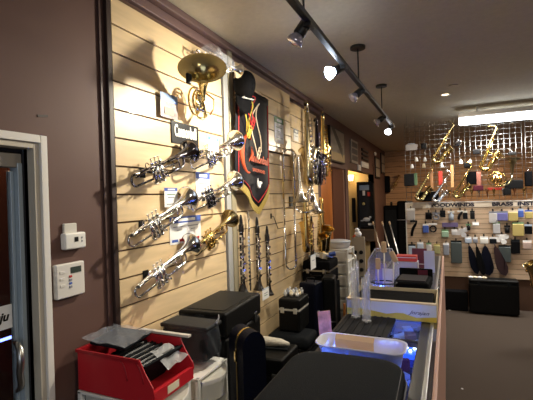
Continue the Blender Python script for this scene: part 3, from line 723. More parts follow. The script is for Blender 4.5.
drawer_cart('clear drawer cart carrying the red bin beside the door', (.25, 1.46, 0), .30, .42, .94, 6, rz=90)
drawer_cart('clear drawer cart carrying the plastic wrapped pack', (.24, 1.88, 0), .30, .36, .87, 6, rz=90)
drawer_cart('tall clear drawer tower past the black cases near the passage', (.24, 5.38, 0), .36, .40, 1.10, 7)
t = thing('lidded_tub', 'round clear tub with lid on the tall drawer tower', 'tub', (.25, 5.36, 1.10))
MB().lathe([(0, .10), (.01, .15), (.075, .165), (.08, .16)], (0, 0, 0), (0, 0, 1), 24).build('tub', frosted, t)
MB().lathe([(.078, 0), (.078, .17), (.095, .17), (.105, .14), (.106, 0)], (0, 0, 0), (0, 0, 1), 24).build('lid', mat('grey_lid', (.5, .53, .57), .4), t)

# red open-front bin: opening towards the room
t = thing('storage_bin', 'red plastic open fronted bin full of black folders on the drawer cart', 'bin', (.045, 1.315, .945))
L_, W_, H_ = .44, .29, .185
b = MB(); th = .005
side = [(0, 0, 0), (L_-.02, 0, 0), (L_, 0, .05), (L_-.005, 0, .075), (L_-.045, 0, .13), (L_-.075, 0, H_), (0, 0, H_)]
b.prism(side, (0, th, 0)); b.prism([(x, W_-th, z) for x, y, z in side], (0, th, 0))
b.box((0, th, 0), (L_-.02, W_-th, th)); b.box((0, th, 0), (th, W_-th, H_)); b.box((L_-.022, th, 0), (L_-.002, W_-th, .055))
b.build('bin_shell', redp, t)
r_ = MB(); r_.box((-.008, -.006, H_-.012), (L_-.075, -.0005, H_+.002)); r_.box((-.008, W_+.0005, H_-.012), (L_-.075, W_+.006, H_+.002)); r_.box((-.008, 0, H_-.012), (-.0005, W_, H_+.002))
for k_ in (.14, .36):
    r_.tube([(L_*.45+k_*.4+.05*math.sin(a), -.002, .03+.14*math.cos(a)) for a in [R(10+7*i) for i in range(9)]], .0025, 6)
r_.build('rim', mat('dark_red_plastic', (.38, .012, .02), .4), t)
MB().box((L_-.003, .09, .012), (L_, .17, .045)).build('label_strip', cream, t)
o = MB()
for i in range(14):
    x = .008+.0195*i
    o_ = MB().box((x, .012, .010), (x+.012, W_-.012, .185+.02*random.random()), bev=.002, rot=(0, R(38), 0), piv=(x, 0, .01)).build('folder', [blackp, charcf][i % 2], loc=(.045, 1.315, .945))
    tag(o_, 'thin black plastic sleeve standing slanted in the red bin', 'folder', 'black sleeves in the red bin')
def film_sheet(label, loc, sx, sy, amp, seed, m=film, rot=(0, 0, 0), name='plastic_bag'):
    rd = random.Random(seed); ph = [rd.random()*6 for _ in range(8)]
    def fn(u, v):
        x, y = (u-.5)*sx, (v-.5)*sy
        return Vector((x, y, amp*(math.sin(x*40+ph[0]+y*15)*.5+math.sin(y*55+ph[1]-x*22)*.4+math.sin((x+y)*80+ph[2])*.25)))
    o = MB().grid(fn, 26, 26).build(name, m, loc=loc, rot=rot); tag(o, label, 'plastic bag'); return o
o = MB(); o.box((-.10, -.10, 0), (.10, .10, .016), bev=.006); o = o.build('wrapped_booklet', charcf, loc=(.16, 1.47, 1.137), rot=(R(3), R(4), R(6))); tag(o, 'grey packet wrapped in clear film lying on the red bin', 'packet')
film_sheet('clear film over the packet on top of the red bin', (.15, 1.465, 1.162), .25, .22, .006, 3, rot=(R(2), R(4), R(4)), m=mat('packet_film', (.45, .48, .55), .1, alpha=.35, bump=1, scale=40))
film_sheet('crumpled clear wrapper spilling over the front of the red bin', (.42, 1.50, 1.085), .12, .14, .012, 5, m=mat('wrap_film', (.8, .82, .85), .2, alpha=.45, bump=1, scale=30), rot=(0, R(25), 0))
o = MB().box((0, 0, 0), (.30, .025, .012), bev=.002).build('cardboard_strip', mat('pale_card', (.62, .56, .50), .6), loc=(.16, 1.60, 1.135)); tag(o, 'pale flat strip along the back edge of the red bin', 'strip')

# plastic wrapped pack on the second cart
t = thing('wrapped_cymbal_bag', 'black padded bag inside loose clear plastic behind the red bin', 'bag', (.245, 1.925, .905))
t.scale = (.80, .60, .80)
MB().box((-.19, -.13, 0), (.19, .13, .225), bev=.035, seg=4).build('bag', charcf, t)
MB().box((-.20, -.135, .215), (.20, .14, .245), bev=.012, seg=3).build('grey_top', mat('grey_vinyl', (.022, .023, .025), .55, bump=.2, spec=.2), t)
def fn(u, v):
    a = 2*PI*u; k_ = 1+.05*math.sin(7*a+9*v)+.04*math.sin(13*a-5*v)
    rx, ry = .205*k_, .15*k_
    c_, s_ = math.cos(a), math.sin(a); q = (abs(c_)**4+abs(s_)**4)**-.25
    return Vector((c_*q*rx, s_*q*ry, -.02+.275*v+.008*math.sin(9*a)))
MB().grid(fn, 60, 14).build('film', film, t)
MB().tube([(.20, .03, .24), (.215, .05, .28), (.205, .07, .30)], [.012, .006, .002], 8).build('film_tuft', frosted, t)

# big black case behind it
t = thing('instrument_case', 'largest black hard case standing against the slatwall below trumpets', 'case', (.205, 2.35, 0), (0, 0, R(3)))
t.scale = (.78, .93, 1)
MB().box((-.21, -.30, .0), (.21, .30, .955), bev=.02, seg=3).build('shell', leather, t)
MB().box((-.215, -.305, .962), (.215, .305, 1.115), bev=.02, seg=3).build('lid', leather, t)
MB().box((-.17, -.25, 1.113), (.17, .25, 1.118)).build('top_panel', mat('worn_leatherette', (.010, .010, .010), .5, bump=.2, scale=90, spec=.15), t)
MB().tube([(.21, -.07, .90), (.24, -.065, .895), (.245, 0, .89), (.24, .065, .895), (.21, .07, .90)], .010, 8).build('handle', blackp, t)
for y in (-.19, .19): MB().box((.208, y-.025, .93), (.222, y+.025, 1.0), bev=.003).build('latch', blackpaint, t)
# oblong case with gold edge
t = thing('oblong_case', 'slim round topped navy case with a gold edge strip', 'case', (.545, 2.04, 0), (0, 0, R(55)))
t.scale = (.85, .62, 1.03)
def arch(w2, h_, n=16): return [(-w2, 0)]+[(-w2*math.cos(PI*i/n), h_-w2+w2*math.sin(PI*i/n)) for i in range(n+1)]+[(w2, 0)]
P = arch(.085, 1.03)
MB().prism([(x, -.15, z) for x, z in P], (0, .13, 0), smooth=False).build('front_shell', navy, t)
MB().prism([(x, -.015, z) for x, z in P], (0, .15, 0)).build('back_shell', navy, t)
Q = arch(.088, 1.033)
MB().prism([(x, -.030, z) for x, z in Q], (0, .024, 0)).build('gold_edge', gold, t)
MB().box((-.10, -.035, .86), (-.086, -.005, .92), bev=.003).build('latch', gold, t)
# black box with wrapped roll on top
t = case_box('utility_case', 'square black case with silver studs behind the foreground case', 'case', (.34, .36, .59), (.30, 2.92, 0), leather, lm=steelr, lid=.22, handle=None, trim=blackp)
for x, z in ((-.11, .36), (.09, .35), (.0, .44)): MB().sphere((x, -.185, z), .011).build('stud', steelr, t)
MB().box((-.012, -.190, .28), (.02, -.181, .48), bev=.003).build('plate', steelr, t)
t = thing('wrapped_roll', 'pale film wrapped roll lying on the square black case', 'roll', (.27, 2.96, .635), (0, 0, R(8)))
MB().tube([(-.16, .0, 0), (-.08, .01, .004), (0, 0, 0), (.10, -.008, .002), (.17, -.012, -.004)], [.030, .036, .038, .030, .012], 14).build('roll', mat('ivory_film', (.62, .58, .50), .3, bump=1, scale=40), t)
MB().box((-.165, -.06, -.04), (.165, .05, -.032)).build('backing_card', charcf, t)
# case stack near the wall
o = MB().box((-.20, -.16, 0), (.20, .16, .30), bev=.004).build('cardboard_box', tanc, loc=(.24, 3.42, 0)); tag(o, 'brown cardboard box at the bottom of the case stack', 'box')
t = case_box('cornet_case', 'black soft case with white luggage tag on the cardboard box', 'case', (.40, .32, .26), (.28, 3.46, .303), charcf, lm=blackp, lid=.45, handle=None, bev=.045)
q = MB().box((.10, -.172, .05), (.13, -.168, .13), bev=.006); q.build('luggage_tag', paper, t)
case_box('clarinet_case', 'small black hard case with a silver edge, upper in the wall stack', 'case', (.21, .28, .30), (.265, 3.56, .566), leather, lm=mat('pale_trim', (.5, .48, .42), .4), lid=.33, handle=None)
t = thing('parts_basket', 'loose pile of clear bottles and cream jars on the case stack', 'supplies', (.25, 3.60, .868))
t.scale = (.75, .9, .6)
random.seed(3)
for i in range(9):
    x, y = -.08+.08*(i % 3)*1.0, -.07+.07*(i//3)
    MB().cyl((x, y, 0), (x, y, .05+.03*random.random()), .022, 12).cyl((x, y, .05), (x, y, .095), .012, 10).build('bottle', [frosted, cream, whitepl, greypr][i % 4], t)
# tall cases
t = thing('trombone_case', 'tall navy hard case with oval badge standing among cases', 'case', (.325, 3.94, 0), (0, 0, R(-8)))
MB().box((-.10, -.10, 0), (.08, .10, .93), bev=.018, seg=3).build('shell', navy, t); MB().box((-.115, -.045, .02), (-.098, .09, .91), bev=.006).build('lid', navy, t)
MB().sphere((-.02, -.101, .79), .03, sc=(1, .12, .5)).build('badge', steelr, t)
MB().tube([(-.04, -.05, .93), (-.04, -.03, .97), (.03, -.01, .975), (.03, .0, .93)], .006, 8).build('handle', blackp, t)
for z in (.25, .6): MB().box((.078, -.05, z), (.09, -.02, z+.05), bev=.003).build('latch', steelr, t)
t = thing('guitar_case', 'black upright case right of the tall navy case', 'case', (.455, 4.14, 0), (0, 0, R(10)))
MB().box((-.07, -.12, 0), (.065, .12, .96), bev=.03, seg=3).build('shell', leather, t)
MB().box((.066, -.03, .30), (.085, .02, .42), bev=.006).build('handle', blackp, t)
MB().box((-.072, -.123, .5), (.068, -.12, .512)).build('edge_trim', steelr, t)
case_box('wide_case', 'wide black case lying on top between wall and tall cases', 'case', (.33, .40, .28), (.22, 4.62, .78), blackf, lm=steelr, lid=.4, bev=.03)
o = MB().box((-.18, -.22, 0), (.17, .22, .775), bev=.006).build('storage_crate', blackf, loc=(.22, 4.62, 0)); tag(o, 'black crate carrying the wide case near the wall', 'crate')
t = thing('supply_tray', 'blue and cream sachets heaped on the wide black case', 'supplies', (.24, 4.60, 1.075))
random.seed(5)
for i in range(8):
    x, y = -.14+.07*(i % 4), -.08+.12*(i//4)
    MB().box((x, y, .02*(i % 2)), (x+.08, y+.06, .03+.02*(i % 3)), bev=.004, rot=(.1*i, .2, .5*i)).build('sachet', [lblue, paper, cream, bluepr][i % 4], t)
t = thing('hand_truck_frame', 'bent grey tubular handle beside the tall drawer tower', 'hand truck', (.56, 5.02, 0))
MB().tube([(0, 0, 0), (0, 0, .98), (-.01, .01, 1.04), (-.05, .03, 1.07), (-.10, .05, 1.07)], .013, 10).build('tube', steelr, t); MB().box((-.10, -.05, 0), (.06, .05, .02), bev=.004).build('foot_plate', steelr, t)
o = MB().prism([(-.02, 0, 0), (.03, 0, 0), (.012, 0, .62), (-.008, 0, .62)], (0, .03, 0)).build('wooden_wedge', wood, loc=(.56, 4.32, 0)); tag(o, 'thin orange wooden slat leaning behind the black upright case', 'wooden slat')

# ================================================================== GLASS COUNTER
CX0, CX1, CY0, CY1 = .97, 1.56, .75, 5.55
t = thing('display_counter', 'long glass topped display counter with pinkish oak edge', 'display counter', (0, 0, 0))
c = MB(); c.box((CX0, CY0, 0), (CX1, CY1, .10)); c.box((CX0, CY0, .10), (CX0+.02, CY1, .955)); c.box((CX0, CY0, .1), (CX1-.02, CY0+.02, .955)); c.box((CX0, CY1-.02, .1), (CX1-.02, CY1, .955))
c.build('cabinet_body', mat('counter_black', (.02, .02, .025), .4), t)
c = MB(); c.box((CX0, CY0, .955), (CX0+.03, CY1, .998), bev=.003); c.box((CX1-.105, CY0, .955), (CX1-.055, CY1, .998), bev=.003)
for y in (CY0, 2.3, 3.9, CY1-.03): c.box((CX0+.031, y, .96), (CX1-.106, y+.03, .995))
c.build('top_frame', mat('black_frame', (.03, .03, .032), .3), t)
MB().box((CX1-.054, CY0, .962), (CX1-.034, CY1, 1.004), bev=.003).build('metal_edge', steelr, t)
MB().box((CX1-.033, CY0, .10), (CX1-.016, CY1, 1.0)).build('dark_side', mat('side_glass', (.05, .045, .06), .08, coat=1), t)
MB().box((CX1-.015, CY0, .05), (CX1+.004, CY1, 1.002), bev=.003).build('oak_edge', pinkwood, t)
MB().box((CX0+.031, CY0+.03, .988), (CX1-.106, CY1-.03, .9955)).build('glass_top', glass, t)
MB().box((CX0+.021, CY0+.021, .78), (CX1-.034, CY1-.021, .792)).build('shelf', mat('shelf_blue', (.25, .30, .45), .2), t)
for y in (1.5, 2.25, 3.4): MB().box((CX0+.06, y, .935), (CX0+.085, y+.7, .950)).build('led_strip', mat('blue_led', (.1, .2, 1), emit=(.10, .20, 1), estr=24), t)
for i in range(3): MB().box((CX1-.10, 1.9+.8*i, .938), (CX1-.08, 2.5+.8*i, .952)).build('led_strip', MATS['blue_led'], t)  # strips hidden under the frame, added to light the shelf blue
# goods lit blue under the glass
GG = 'small goods on the lit shelf inside the counter'
t = thing('led_dot_tray', 'bright blue tray with rows of glowing white LED dots under the glass', 'tray', (1.34, 2.56, .84))
MB().box((-.11, -.13, 0), (.10, .12, .03), bev=.005).build('tray', mat('bright_blue_tray', (.03, .10, .85), .3, emit=(.03, .12, 1), estr=1.2), t)  # LED dot panel: tray and dots glow by emission
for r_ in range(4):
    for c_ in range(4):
        MB().sphere((-.075+.045*c_+(.02 if r_ % 2 else 0), -.09+.055*r_, .036), .0095).build('led_dot', mat('white_led', (1, 1, 1), emit=(.7, .9, 1), estr=5), t)
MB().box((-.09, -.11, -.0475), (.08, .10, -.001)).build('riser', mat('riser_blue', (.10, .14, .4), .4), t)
random.seed(11)
for i in range(70):
    x = 1.04+.38*random.random(); y = 1.9+1.1*random.random()
    if abs(x-1.34) < .17 and abs(y-2.56) < .20: continue
    h_ = .02+.07*random.random(); sx_, sy_ = .02+.03*random.random(), .02+.03*random.random()
    if x+sx_ > 1.50: continue
    o = MB().box((-sx_, -sy_, 0), (sx_, sy_, h_), bev=.004).build('accessory_box', [paper, blackp, frosted, lblue, blackp, burg][i % 6], loc=(x, y, .793), rot=(0, 0, random.random()))
    tag(o, 'small accessory box lying on the lit shelf inside the glass counter', 'box', GG)
# the foreground padded case
t = thing('padded_case', 'large charcoal padded case with rounded corners in the foreground', 'case', (1.22, 1.275, 1.0), (0, 0, R(1)))
def rr(w2, d2, r, n=8):
    P = []
    for cx_, cy_, a0 in ((w2-r, d2-r, 0), (-w2+r, d2-r, PI/2), (-w2+r, -d2+r, PI), (w2-r, -d2+r, 3*PI/2)):
        P += [(cx_+r*math.cos(a0+PI/2*i/n), cy_+r*math.sin(a0+PI/2*i/n)) for i in range(n+1)]
    return P
def padded(w2, d2, z0, z1, r, e=.02):
    b = MB(); rings = []
    for ins, z in ((e, z0), (0, z0+e), (0, z1-e), (e*.3, z1-e*.3), (e, z1), (e*3, z1+.004)):
        rings.append([b.bm.verts.new((x, y, z)) for x, y in rr(w2-ins, d2-ins, r-ins*.5)])
    n = len(rings[0])
    for A, B in zip(rings, rings[1:]):
        for k in range(n):
            f = b.bm.faces.new((A[k], A[(k+1) % n], B[(k+1) % n], B[k])); f.smooth = True
    b.bm.faces.new(rings[0]); f = b.bm.faces.new(rings[-1]); f.smooth = True
    return b
padded(.238, .47, 0, .048, .12, .012).build('shell', charcf, t)
padded(.238, .47, .054, .108, .12, .02).build('lid', charcf, t)
MB().tube([(x, y, .051) for x, y in rr(.241, .473, .12)], .0065, 6, closed=True).build('zip', blackp, t)
MB().tube([(x, y, .102) for x, y in rr(.226, .458, .11)], .003, 6, closed=True).build('piping', blackp, t)
MB().box((.235, .14, .035), (.255, .16, .06), bev=.003).build('zip_pull', steelr, t)

# translucent tub with a card in it
t = thing('plastic_tub', 'translucent white plastic tub behind the padded case', 'tub', (1.235, 1.865, 1.0))
b = MB(); prev = None
for w2, d2, z in ((.165, .055, .003), (.172, .062, .0), (.195, .085, .115), (.205, .095, .118), (.205, .095, .112), (.198, .088, .110)):
    ring = [b.bm.verts.new((x, y, z)) for x, y in rr(w2, d2, min(.06, d2-.005))]
    if prev:
        n = len(ring)
        for k in range(n):
            f = b.bm.faces.new((prev[k], prev[(k+1) % n], ring[(k+1) % n], ring[k])); f.smooth = True
    else: b.bm.faces.new(ring)
    prev = ring
b.build('tub', mat('milky_plastic', (.82, .83, .90), .35, trans=.35, ior=1.2), t)
t = thing('folded_card', 'tan folded card standing inside the translucent tub', 'card', (1.20, 1.885, 1.004), (0, 0, R(-2)))
t.scale = (.8, .3, .82)
MB().box((-.115, 0, 0), (.115, .004, .135)).build('front', mat('tan_card', (.62, .42, .27), .6), t); MB().prism([(-.115, .004, .13), (-.115, .004, .135), (-.115, .07, .155), (-.115, .07, .150)], (.23, 0, 0)).build('flap', mat('tan_card', (.6, .4, .25), .6), t)
c = MB(); c.sphere((.01, -.002, .03), .014, sc=(1, .1, 1)); c.sphere((-.02, -.002, .035), .010, sc=(1, .1, 1)); c.box((-.07, -.002, .075), (.08, -.0005, .079)); c.build('print', burg, t)
o = MB().box((-.04, 0, 0), (.035, .004, .17), bev=.001).build('leaflet', mat('pink_print', (.7, .35, .32), .5, noise=.4, scale=20), loc=(1.0, 2.12, 1.0), rot=(R(-8), 0, R(40))); tag(o, 'small pink leaflet leaning beside the black stand base', 'leaflet')

# acrylic tubes on a black base
t = thing('acrylic_stand', 'black slotted base holding two clusters of clear acrylic tubes', 'display stand', (1.115, 2.50, 1.0))
b = MB(); b.box((-.115, -.27, 0), (.19, .12, .022), bev=.003)
for i in range(7): b.box((-.10+.04*i, -.26, .022), (-.085+.04*i, .11, .027))
b.build('base', mat('foam_black', (.010, .010, .013), .7, spec=.2), t)
acr = mat('acrylic', (.86, .88, .98), .05, alpha=.20, coat=.5)
for cx_, cy_, hh in ((-.045, .05, .385), (.035, -.02, .335)):
    for i in range(4):
        a = PI/2*i; x, y = cx_+.017*math.cos(a), cy_+.017*math.sin(a); h1 = hh-.02*i
        q = MB().lathe([(.022, .011), (h1, .011), (h1, .0085), (.03, .0085)], (x, y, 0), (0, 0, 1), 12); o = q.build('tube', acr, t)
        MB().cyl((x, y, .023), (x, y, .035), .0115).build('foot', frosted, o)
        if i < 2: MB().cyl((x, y, .16), (x, y, h1-.05), .006).build('insert', [greypr, mat('mouse_brown', (.2, .14, .10), .5)][i], o)
# long flat open carton across the counter
t = thing('open_carton', 'long open carton, white and blue with yellow base band', 'carton', (1.265, 2.66, 1.0))
def carton(w2, d_, h_, th):
    b = MB()
    b.box((-w2, 0, 0), (w2, th, h_)); b.box((-w2, d_-th, 0), (w2, d_, h_)); b.box((-w2, 0, 0), (-w2+th, d_, h_)); b.box((w2-th, 0, 0), (w2, d_, h_)); b.box((-w2, 0, 0), (w2, d_, th))
    return b
carton(.278, .42, .115, .005).build('carton_walls', mat('cream_board', (.72, .62, .42), .6), t)
MB().box((-.277, -.002, .002), (.277, -.0003, .114)).build('front_print', mat('periwinkle', (.74, .80, .98), .5), t)
p = [(-.277, .003), (-.277, .052), (-.20, .056), (-.13, .050), (-.06, .040), (-.02, .034), (.04, .045), (.08, .046), (.13, .032), (.16, .024), (.277, .036), (.277, .003)]
MB().prism([(x, -.0035, z) for x, z in p], (0, .001, 0)).build('yellow_band', yellowc, t)
MB().box((-.278, -.003, .108), (.278, .028, .1175)).build('folded_rim', mat('rim_board', (.78, .64, .44), .6), t)
text('Jnrajan', .032, mat('ink', (.03, .03, .12), .5), t, (.175, -.003, .055), (PI/2, 0, 0), shear=.5, sx=1.3)
o = MB().box((-.255, -.04, -.043), (.255, .34, .045), bev=.01).build('flute_case', blackf, loc=(1.265, 2.72, 1.05)); tag(o, 'flat black case lying inside the open carton', 'case')
o = MB(); o.box((-.10, 0, 0), (.10, .02, .04), bev=.003); o = o.build('metal_plaque', steelr, loc=(1.31, 3.09, 1.005)); tag(o, 'dull metal plaque behind the open carton', 'plaque')
o = MB(); o.tube(arc((0, 0, .0), .03, 0, PI, 10, u=(0, 1, 0)), .010, 8); o = o.build('brass_bracket', brass, loc=(1.46, 3.14, 1.01), rot=(0, 0, .5)); tag(o, 'small bent brass bracket at the counter edge', 'bracket')
# sticks with wooden heads in a clear rack
t = thing('stick_rack', 'low black round rim rack holding the wooden headed sticks', 'rack', (1.14, 3.30, 1.0))
MB().tube([(.10*math.cos(a), .07*math.sin(a), .10) for a in [2*PI*i/24 for i in range(24)]], .005, 6, closed=True).build('rim', blackp, t)
MB().lathe([(0, .08), (.01, .075), (.012, 0)], (0, 0, 0), (0, 0, 1), 24).build('base', blackp, t)
for i, a in enumerate((.5, 2.6, 4.7)): MB().tube([(.075*math.cos(a), .06*math.sin(a), .005), (.10*math.cos(a), .07*math.sin(a), .10)], .004, 6).build('leg', blackp, t)
for i, (x, y, h_, tl, lb) in enumerate([(1.148, 3.30, .405, 0, 'tallest pale rod with a tan wooden head in the counter rack'), (1.098, 3.30, .27, 0, 'short pale rod with a tan wooden head, left in the rack'), (1.205, 3.31, .33, 3, 'pale rod with a slanted tan wooden head, right in the rack')]):
    s = thing('wooden_headed_stick', lb, 'stick', (x, y, 1.012), (0, R(tl), 0), 'wooden headed sticks in the counter rack')
    MB().cyl((0, 0, 0), (0, 0, h_-.07), .0065).build('shaft', mat('pale_rod', (.75, .72, .68), .3), s)
    MB().box((-.020, -.012, h_-.08), (.020, .012, h_+.01), bev=.008, rot=(0, R(0 if i < 2 else -28), 0)).build('head', woodl, s)
# acrylic house shaped display behind
t = thing('brochure_display', 'clear peaked display with violet and white cards on the counter', 'display stand', (1.09, 3.62, 1.0))
MB().prism([(-.13, 0, 0), (.13, 0, 0), (.13, 0, .20), (.08, 0, .33), (-.06, 0, .33), (-.13, 0, .22)], (0, .006, 0)).build('back_sheet', acr, t)
MB().box((-.13, -.05, 0), (.13, .04, .01)).build('base', acr, t)
e_ = MB(); e_.tube([(-.13, -.002, .0), (-.13, -.002, .22), (-.06, -.002, .33), (.08, -.002, .33), (.13, -.002, .20)], .004, 6); e_.build('edge', frosted, t)
MB().box((-.06, -.03, .012), (.03, -.024, .20), bev=.001).build('card', mat('violet_card', (.42, .36, .70), .4), t)
MB().box((.0, -.045, .012), (.085, -.038, .16), bev=.001).build('card', paper, t)
MB().box((-.05, -.006, .22), (.07, -.001, .30), bev=.001).build('card', mat('slate_card', (.22, .24, .36), .4), t)
# red box and dark cases at the far end of the counter
t = thing('reed_box', 'flat red and white carton on the far end of the counter', 'box', (1.24, 4.12, 1.0))
MB().box((-.09, -.05, .15), (.10, .06, .205), bev=.003).build('red_box', redd, t); MB().box((-.10, -.06, 0), (.11, .07, .148), bev=.003).build('white_base', mat('basket_white', (.5, .47, .45), .6), t)
MB().box((-.085, -.052, .185), (.095, -.0505, .19)).build('stripe', paper, t)
t = thing('open_case', 'open black case with burgundy lining on the counter', 'case', (1.33, 3.62, 1.0), (0, 0, R(-3)))
MB().box((-.13, -.20, 0), (.15, .14, .085), bev=.02).build('base', blackf, t)
MB().box((-.13, .145, .03), (.15, .17, .14), bev=.01).build('lid', blackf, t)
MB().box((.03, .138, .05), (.11, .144, .13)).build('lining', burg, t)
MB().box((-.10, -.16, .084), (.12, .10, .094), bev=.004).build('tray', mat('case_plush', (.03, .025, .03), .95), t)
t = thing('clear_dome_stand', 'clear acrylic holder with a blue white sheet at the counter edge', 'display stand', (1.44, 4.35, 1.0))
MB().box((-.05, 0, 0), (.05, .008, .22), bev=.002).build('sheet', mat('bluewhite_sheet', (.55, .6, .85), .3), t); MB().box((-.05, -.04, 0), (.05, .05, .008)).build('base', acr, t)
t = thing('burgundy_folder', 'dark burgundy folder standing at the far end of the counter', 'folder', (1.33, 4.60, 1.0), (R(-5), 0, 0))
MB().box((-.075, 0, 0), (.075, .03, .21), bev=.003).build('cover', mat('burg_cover', (.14, .03, .06), .6), t); MB().box((-.072, -.001, .04), (.072, .0, .046)).build('spine_line', paper, t)

# ================================================================== BEYOND: GRID, SLATWALL, HANGING GOODS
GY = 7.0
t = thing('display_partition', 'low pale slatwall partition with accessory hooks at the far end', 'partition', (0, 0, 0))
b = MB(); b.box((1.0, GY+.011, .46), (3.6, GY+.03, 1.655), groove)
z = .47
while z < 1.56:
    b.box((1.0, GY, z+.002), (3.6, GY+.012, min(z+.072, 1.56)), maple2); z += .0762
b.build('slat_board', None, t)
MB().box((.995, GY-.006, 1.565), (3.6, GY+.012, 1.645), bev=.003).build('header_board', mat('header_cream', (.75, .66, .54), .5), t)
MB().box((.985, GY-.012, 1.645), (3.6, GY+.04, 1.66), bev=.002).build('top_rail', whitepl, t)
MB().box((.985, GY-.01, .46), (1.0, GY+.04, 1.645)).build('end_post', whitepl, t)
MB().box((1.0, GY+.02, 0), (3.6, GY+.05, .46)).build('base_board', mat('base_brown', (.075, .035, .018), .7), t)
blk = mat('sign_letters', (.03, .03, .05), .5)
text('WOODWINDS', .075, blk, t, (1.66, GY-.0075, 1.605), (PI/2, 0, 0), name='woodwinds_lettering', sx=1.35, bold=.004)
text('BRASS  INSTRUMENTS', .075, blk, t, (2.24, GY-.0075, 1.605), (PI/2, 0, 0), name='brass_lettering', sx=1.35, bold=.004, align='LEFT')
MB().box((1.30, GY-.010, 1.57), (1.385, GY-.007, 1.64)).build('paper_strip', paper, t)
# wire grid above
def grid_panel(label, x0, x1, z0, z1, y, p=.0762, r=.0035):
    b = MB(); n = int((x1-x0)/p)
    for i in range(n+1): b.tube([(x0+p*i, y, z0), (x0+p*i, y, z1)], r, 4)
    m_ = int((z1-z0)/p)
    for i in range(m_+1): b.tube([(x0, y-.006, z0+p*i), (x0+p*n, y-.006, z0+p*i)], r, 4)
    o = b.build('wire_grid', mat('dull_grid_chrome', (.45, .44, .42), .35, metal=1)); tag(o, label, 'wire grid panel'); return o
grid_panel('chrome wire grid left, near the white hanging card', 1.005, 1.70, 1.68, 2.97, GY+.02)
grid_panel('chrome wire grid middle, under the fluorescent light', 1.74, 2.66, 1.68, 2.97, GY+.02)
grid_panel('chrome wire grid at the right picture edge', 2.70, 3.55, 1.68, 2.97, GY+.02)
t = thing('hanging_card', 'white card hanging left of the instrument grid below the ceiling', 'card', (1.135, 6.62, 2.53))
MB().box((-.085, 0, -.045), (.085, .004, .045)).build('card', mat('dim_card', (.6, .58, .6), .6), t); MB().tube([(-.06, .002, .045), (-.06, .002, CEIL-2.53)], .0015, 4).tube([(.06, .002, .045), (.06, .002, CEIL-2.53)], .0015, 4).build('string', blackp, t)
MB().box((-.06, -.002, .046), (.05, .006, .06)).build('clip', lblue, t)

# instruments hooked on the grid
saxophone('gold tenor saxophone slanting highest left on the wire grid', antique, brass, (1.41, 6.86, 2.32), 8, .60, (0, 32), mp=False)
saxophone('large bright gold tenor saxophone, topmost in the middle of the grid', brass, brass, (2.08, 6.84, 2.15), 5, .60, (0, 22), mp=False)
saxophone('gold saxophone at the lower left of the grid over WOODWINDS', antique, brass, (1.15, 6.86, 1.73), 8, .52, (0, 30), mp=False)
saxophone('silvery saxophone hanging lowest above the woodwinds header', silver, silver, (1.40, 6.84, 1.70), 8, .46, (0, 34), mp=False)
saxophone('brown gold saxophone slanting right above the header letters', mat('bronze_lacquer', (.55, .40, .16), .2, metal=1), brass, (1.70, 6.86, 1.76), 8, .50, (0, 32), mp=False)
t = thing('french_horn', 'gold horn with coiled tubes and bell pointing upward', 'brass horn', (2.30, 6.86, 1.98))
b = MB(); b.lathe([(0, .014), (.08, .022), (.15, .035), (.20, .055), (.235, .095), (.25, .135), (.249, .138)], (.20, 0, .06), (.05, -.06, 1), 30)
b.tube([(.20, 0, .06), (.19, 0, -.02), (.14, 0, -.08), (.06, 0, -.10), (-.03, 0, -.07), (-.07, 0, 0)], [.014, .013, .012, .010, .009, .008], 10); b.build('bell', mat('dark_horn_brass', (.36, .33, .20), .3, metal=1), t)
c = MB()
for rr_, cx_ in ((.105, 0), (.08, .03), (.055, -.02)): c.tube([(cx_+rr_*1.15*math.cos(a), -.02, rr_*math.sin(a)) for a in [2*PI*i/26 for i in range(26)]], .0075, 8, closed=True)
c.build('coil', brass, t)
for k in range(3): MB().cyl((-.04+.045*k, -.05, -.05), (-.04+.045*k, -.05, .05), .017).build('valve', brass, t)
# small pieces on the grid
MG = 'mouthpieces in a row above the header board'
for i, x in enumerate([1.65, 1.76, 1.86, 1.97, 2.07, 2.18, 2.27, 2.39, 2.54, 2.66]):
    t = thing('mouthpiece', 'pale brass mouthpiece in the lowest row of the wire grid', 'mouthpiece', (x, GY-.035, 1.72), group=MG)
    MB().lathe([(0, .008), (.06, .010), (.085, .020), (.11, .024), (.125, .024)], (0, 0, 0), (0, 0, 1), 12).build('body', [brass, silver, rosebrass][i % 3], t)
    MB().cyl((0, 0, .03), (0, .03, .03), .005, 6).build('peg', chrome, t)
TGs = 'white bulbs on the upper grid row'
for i, (x, z, lb) in enumerate([(1.11, 2.25, 0), (1.29, 2.25, 0), (1.55, 2.25, 0), (1.83, 2.28, 0), (1.96, 2.27, 0), (1.18, 2.36, 0), (1.31, 2.35, 0)]):
    t = thing('mute', 'small pale cone shaped mute on the upper rows of the grid', 'mute', (x, GY-.04, z), group='pale mutes on the upper grid rows')
    MB().lathe([(0, .028), (.01, .03), (.06, .018), (.07, .01)], (0, 0, -.03), (0, 0, 1), 12).build('cone', [paper, cream, whitepl][i % 3], t)
    MB().cyl((0, 0, .02), (0, .045, .02), .004, 6).build('peg', chrome, t)
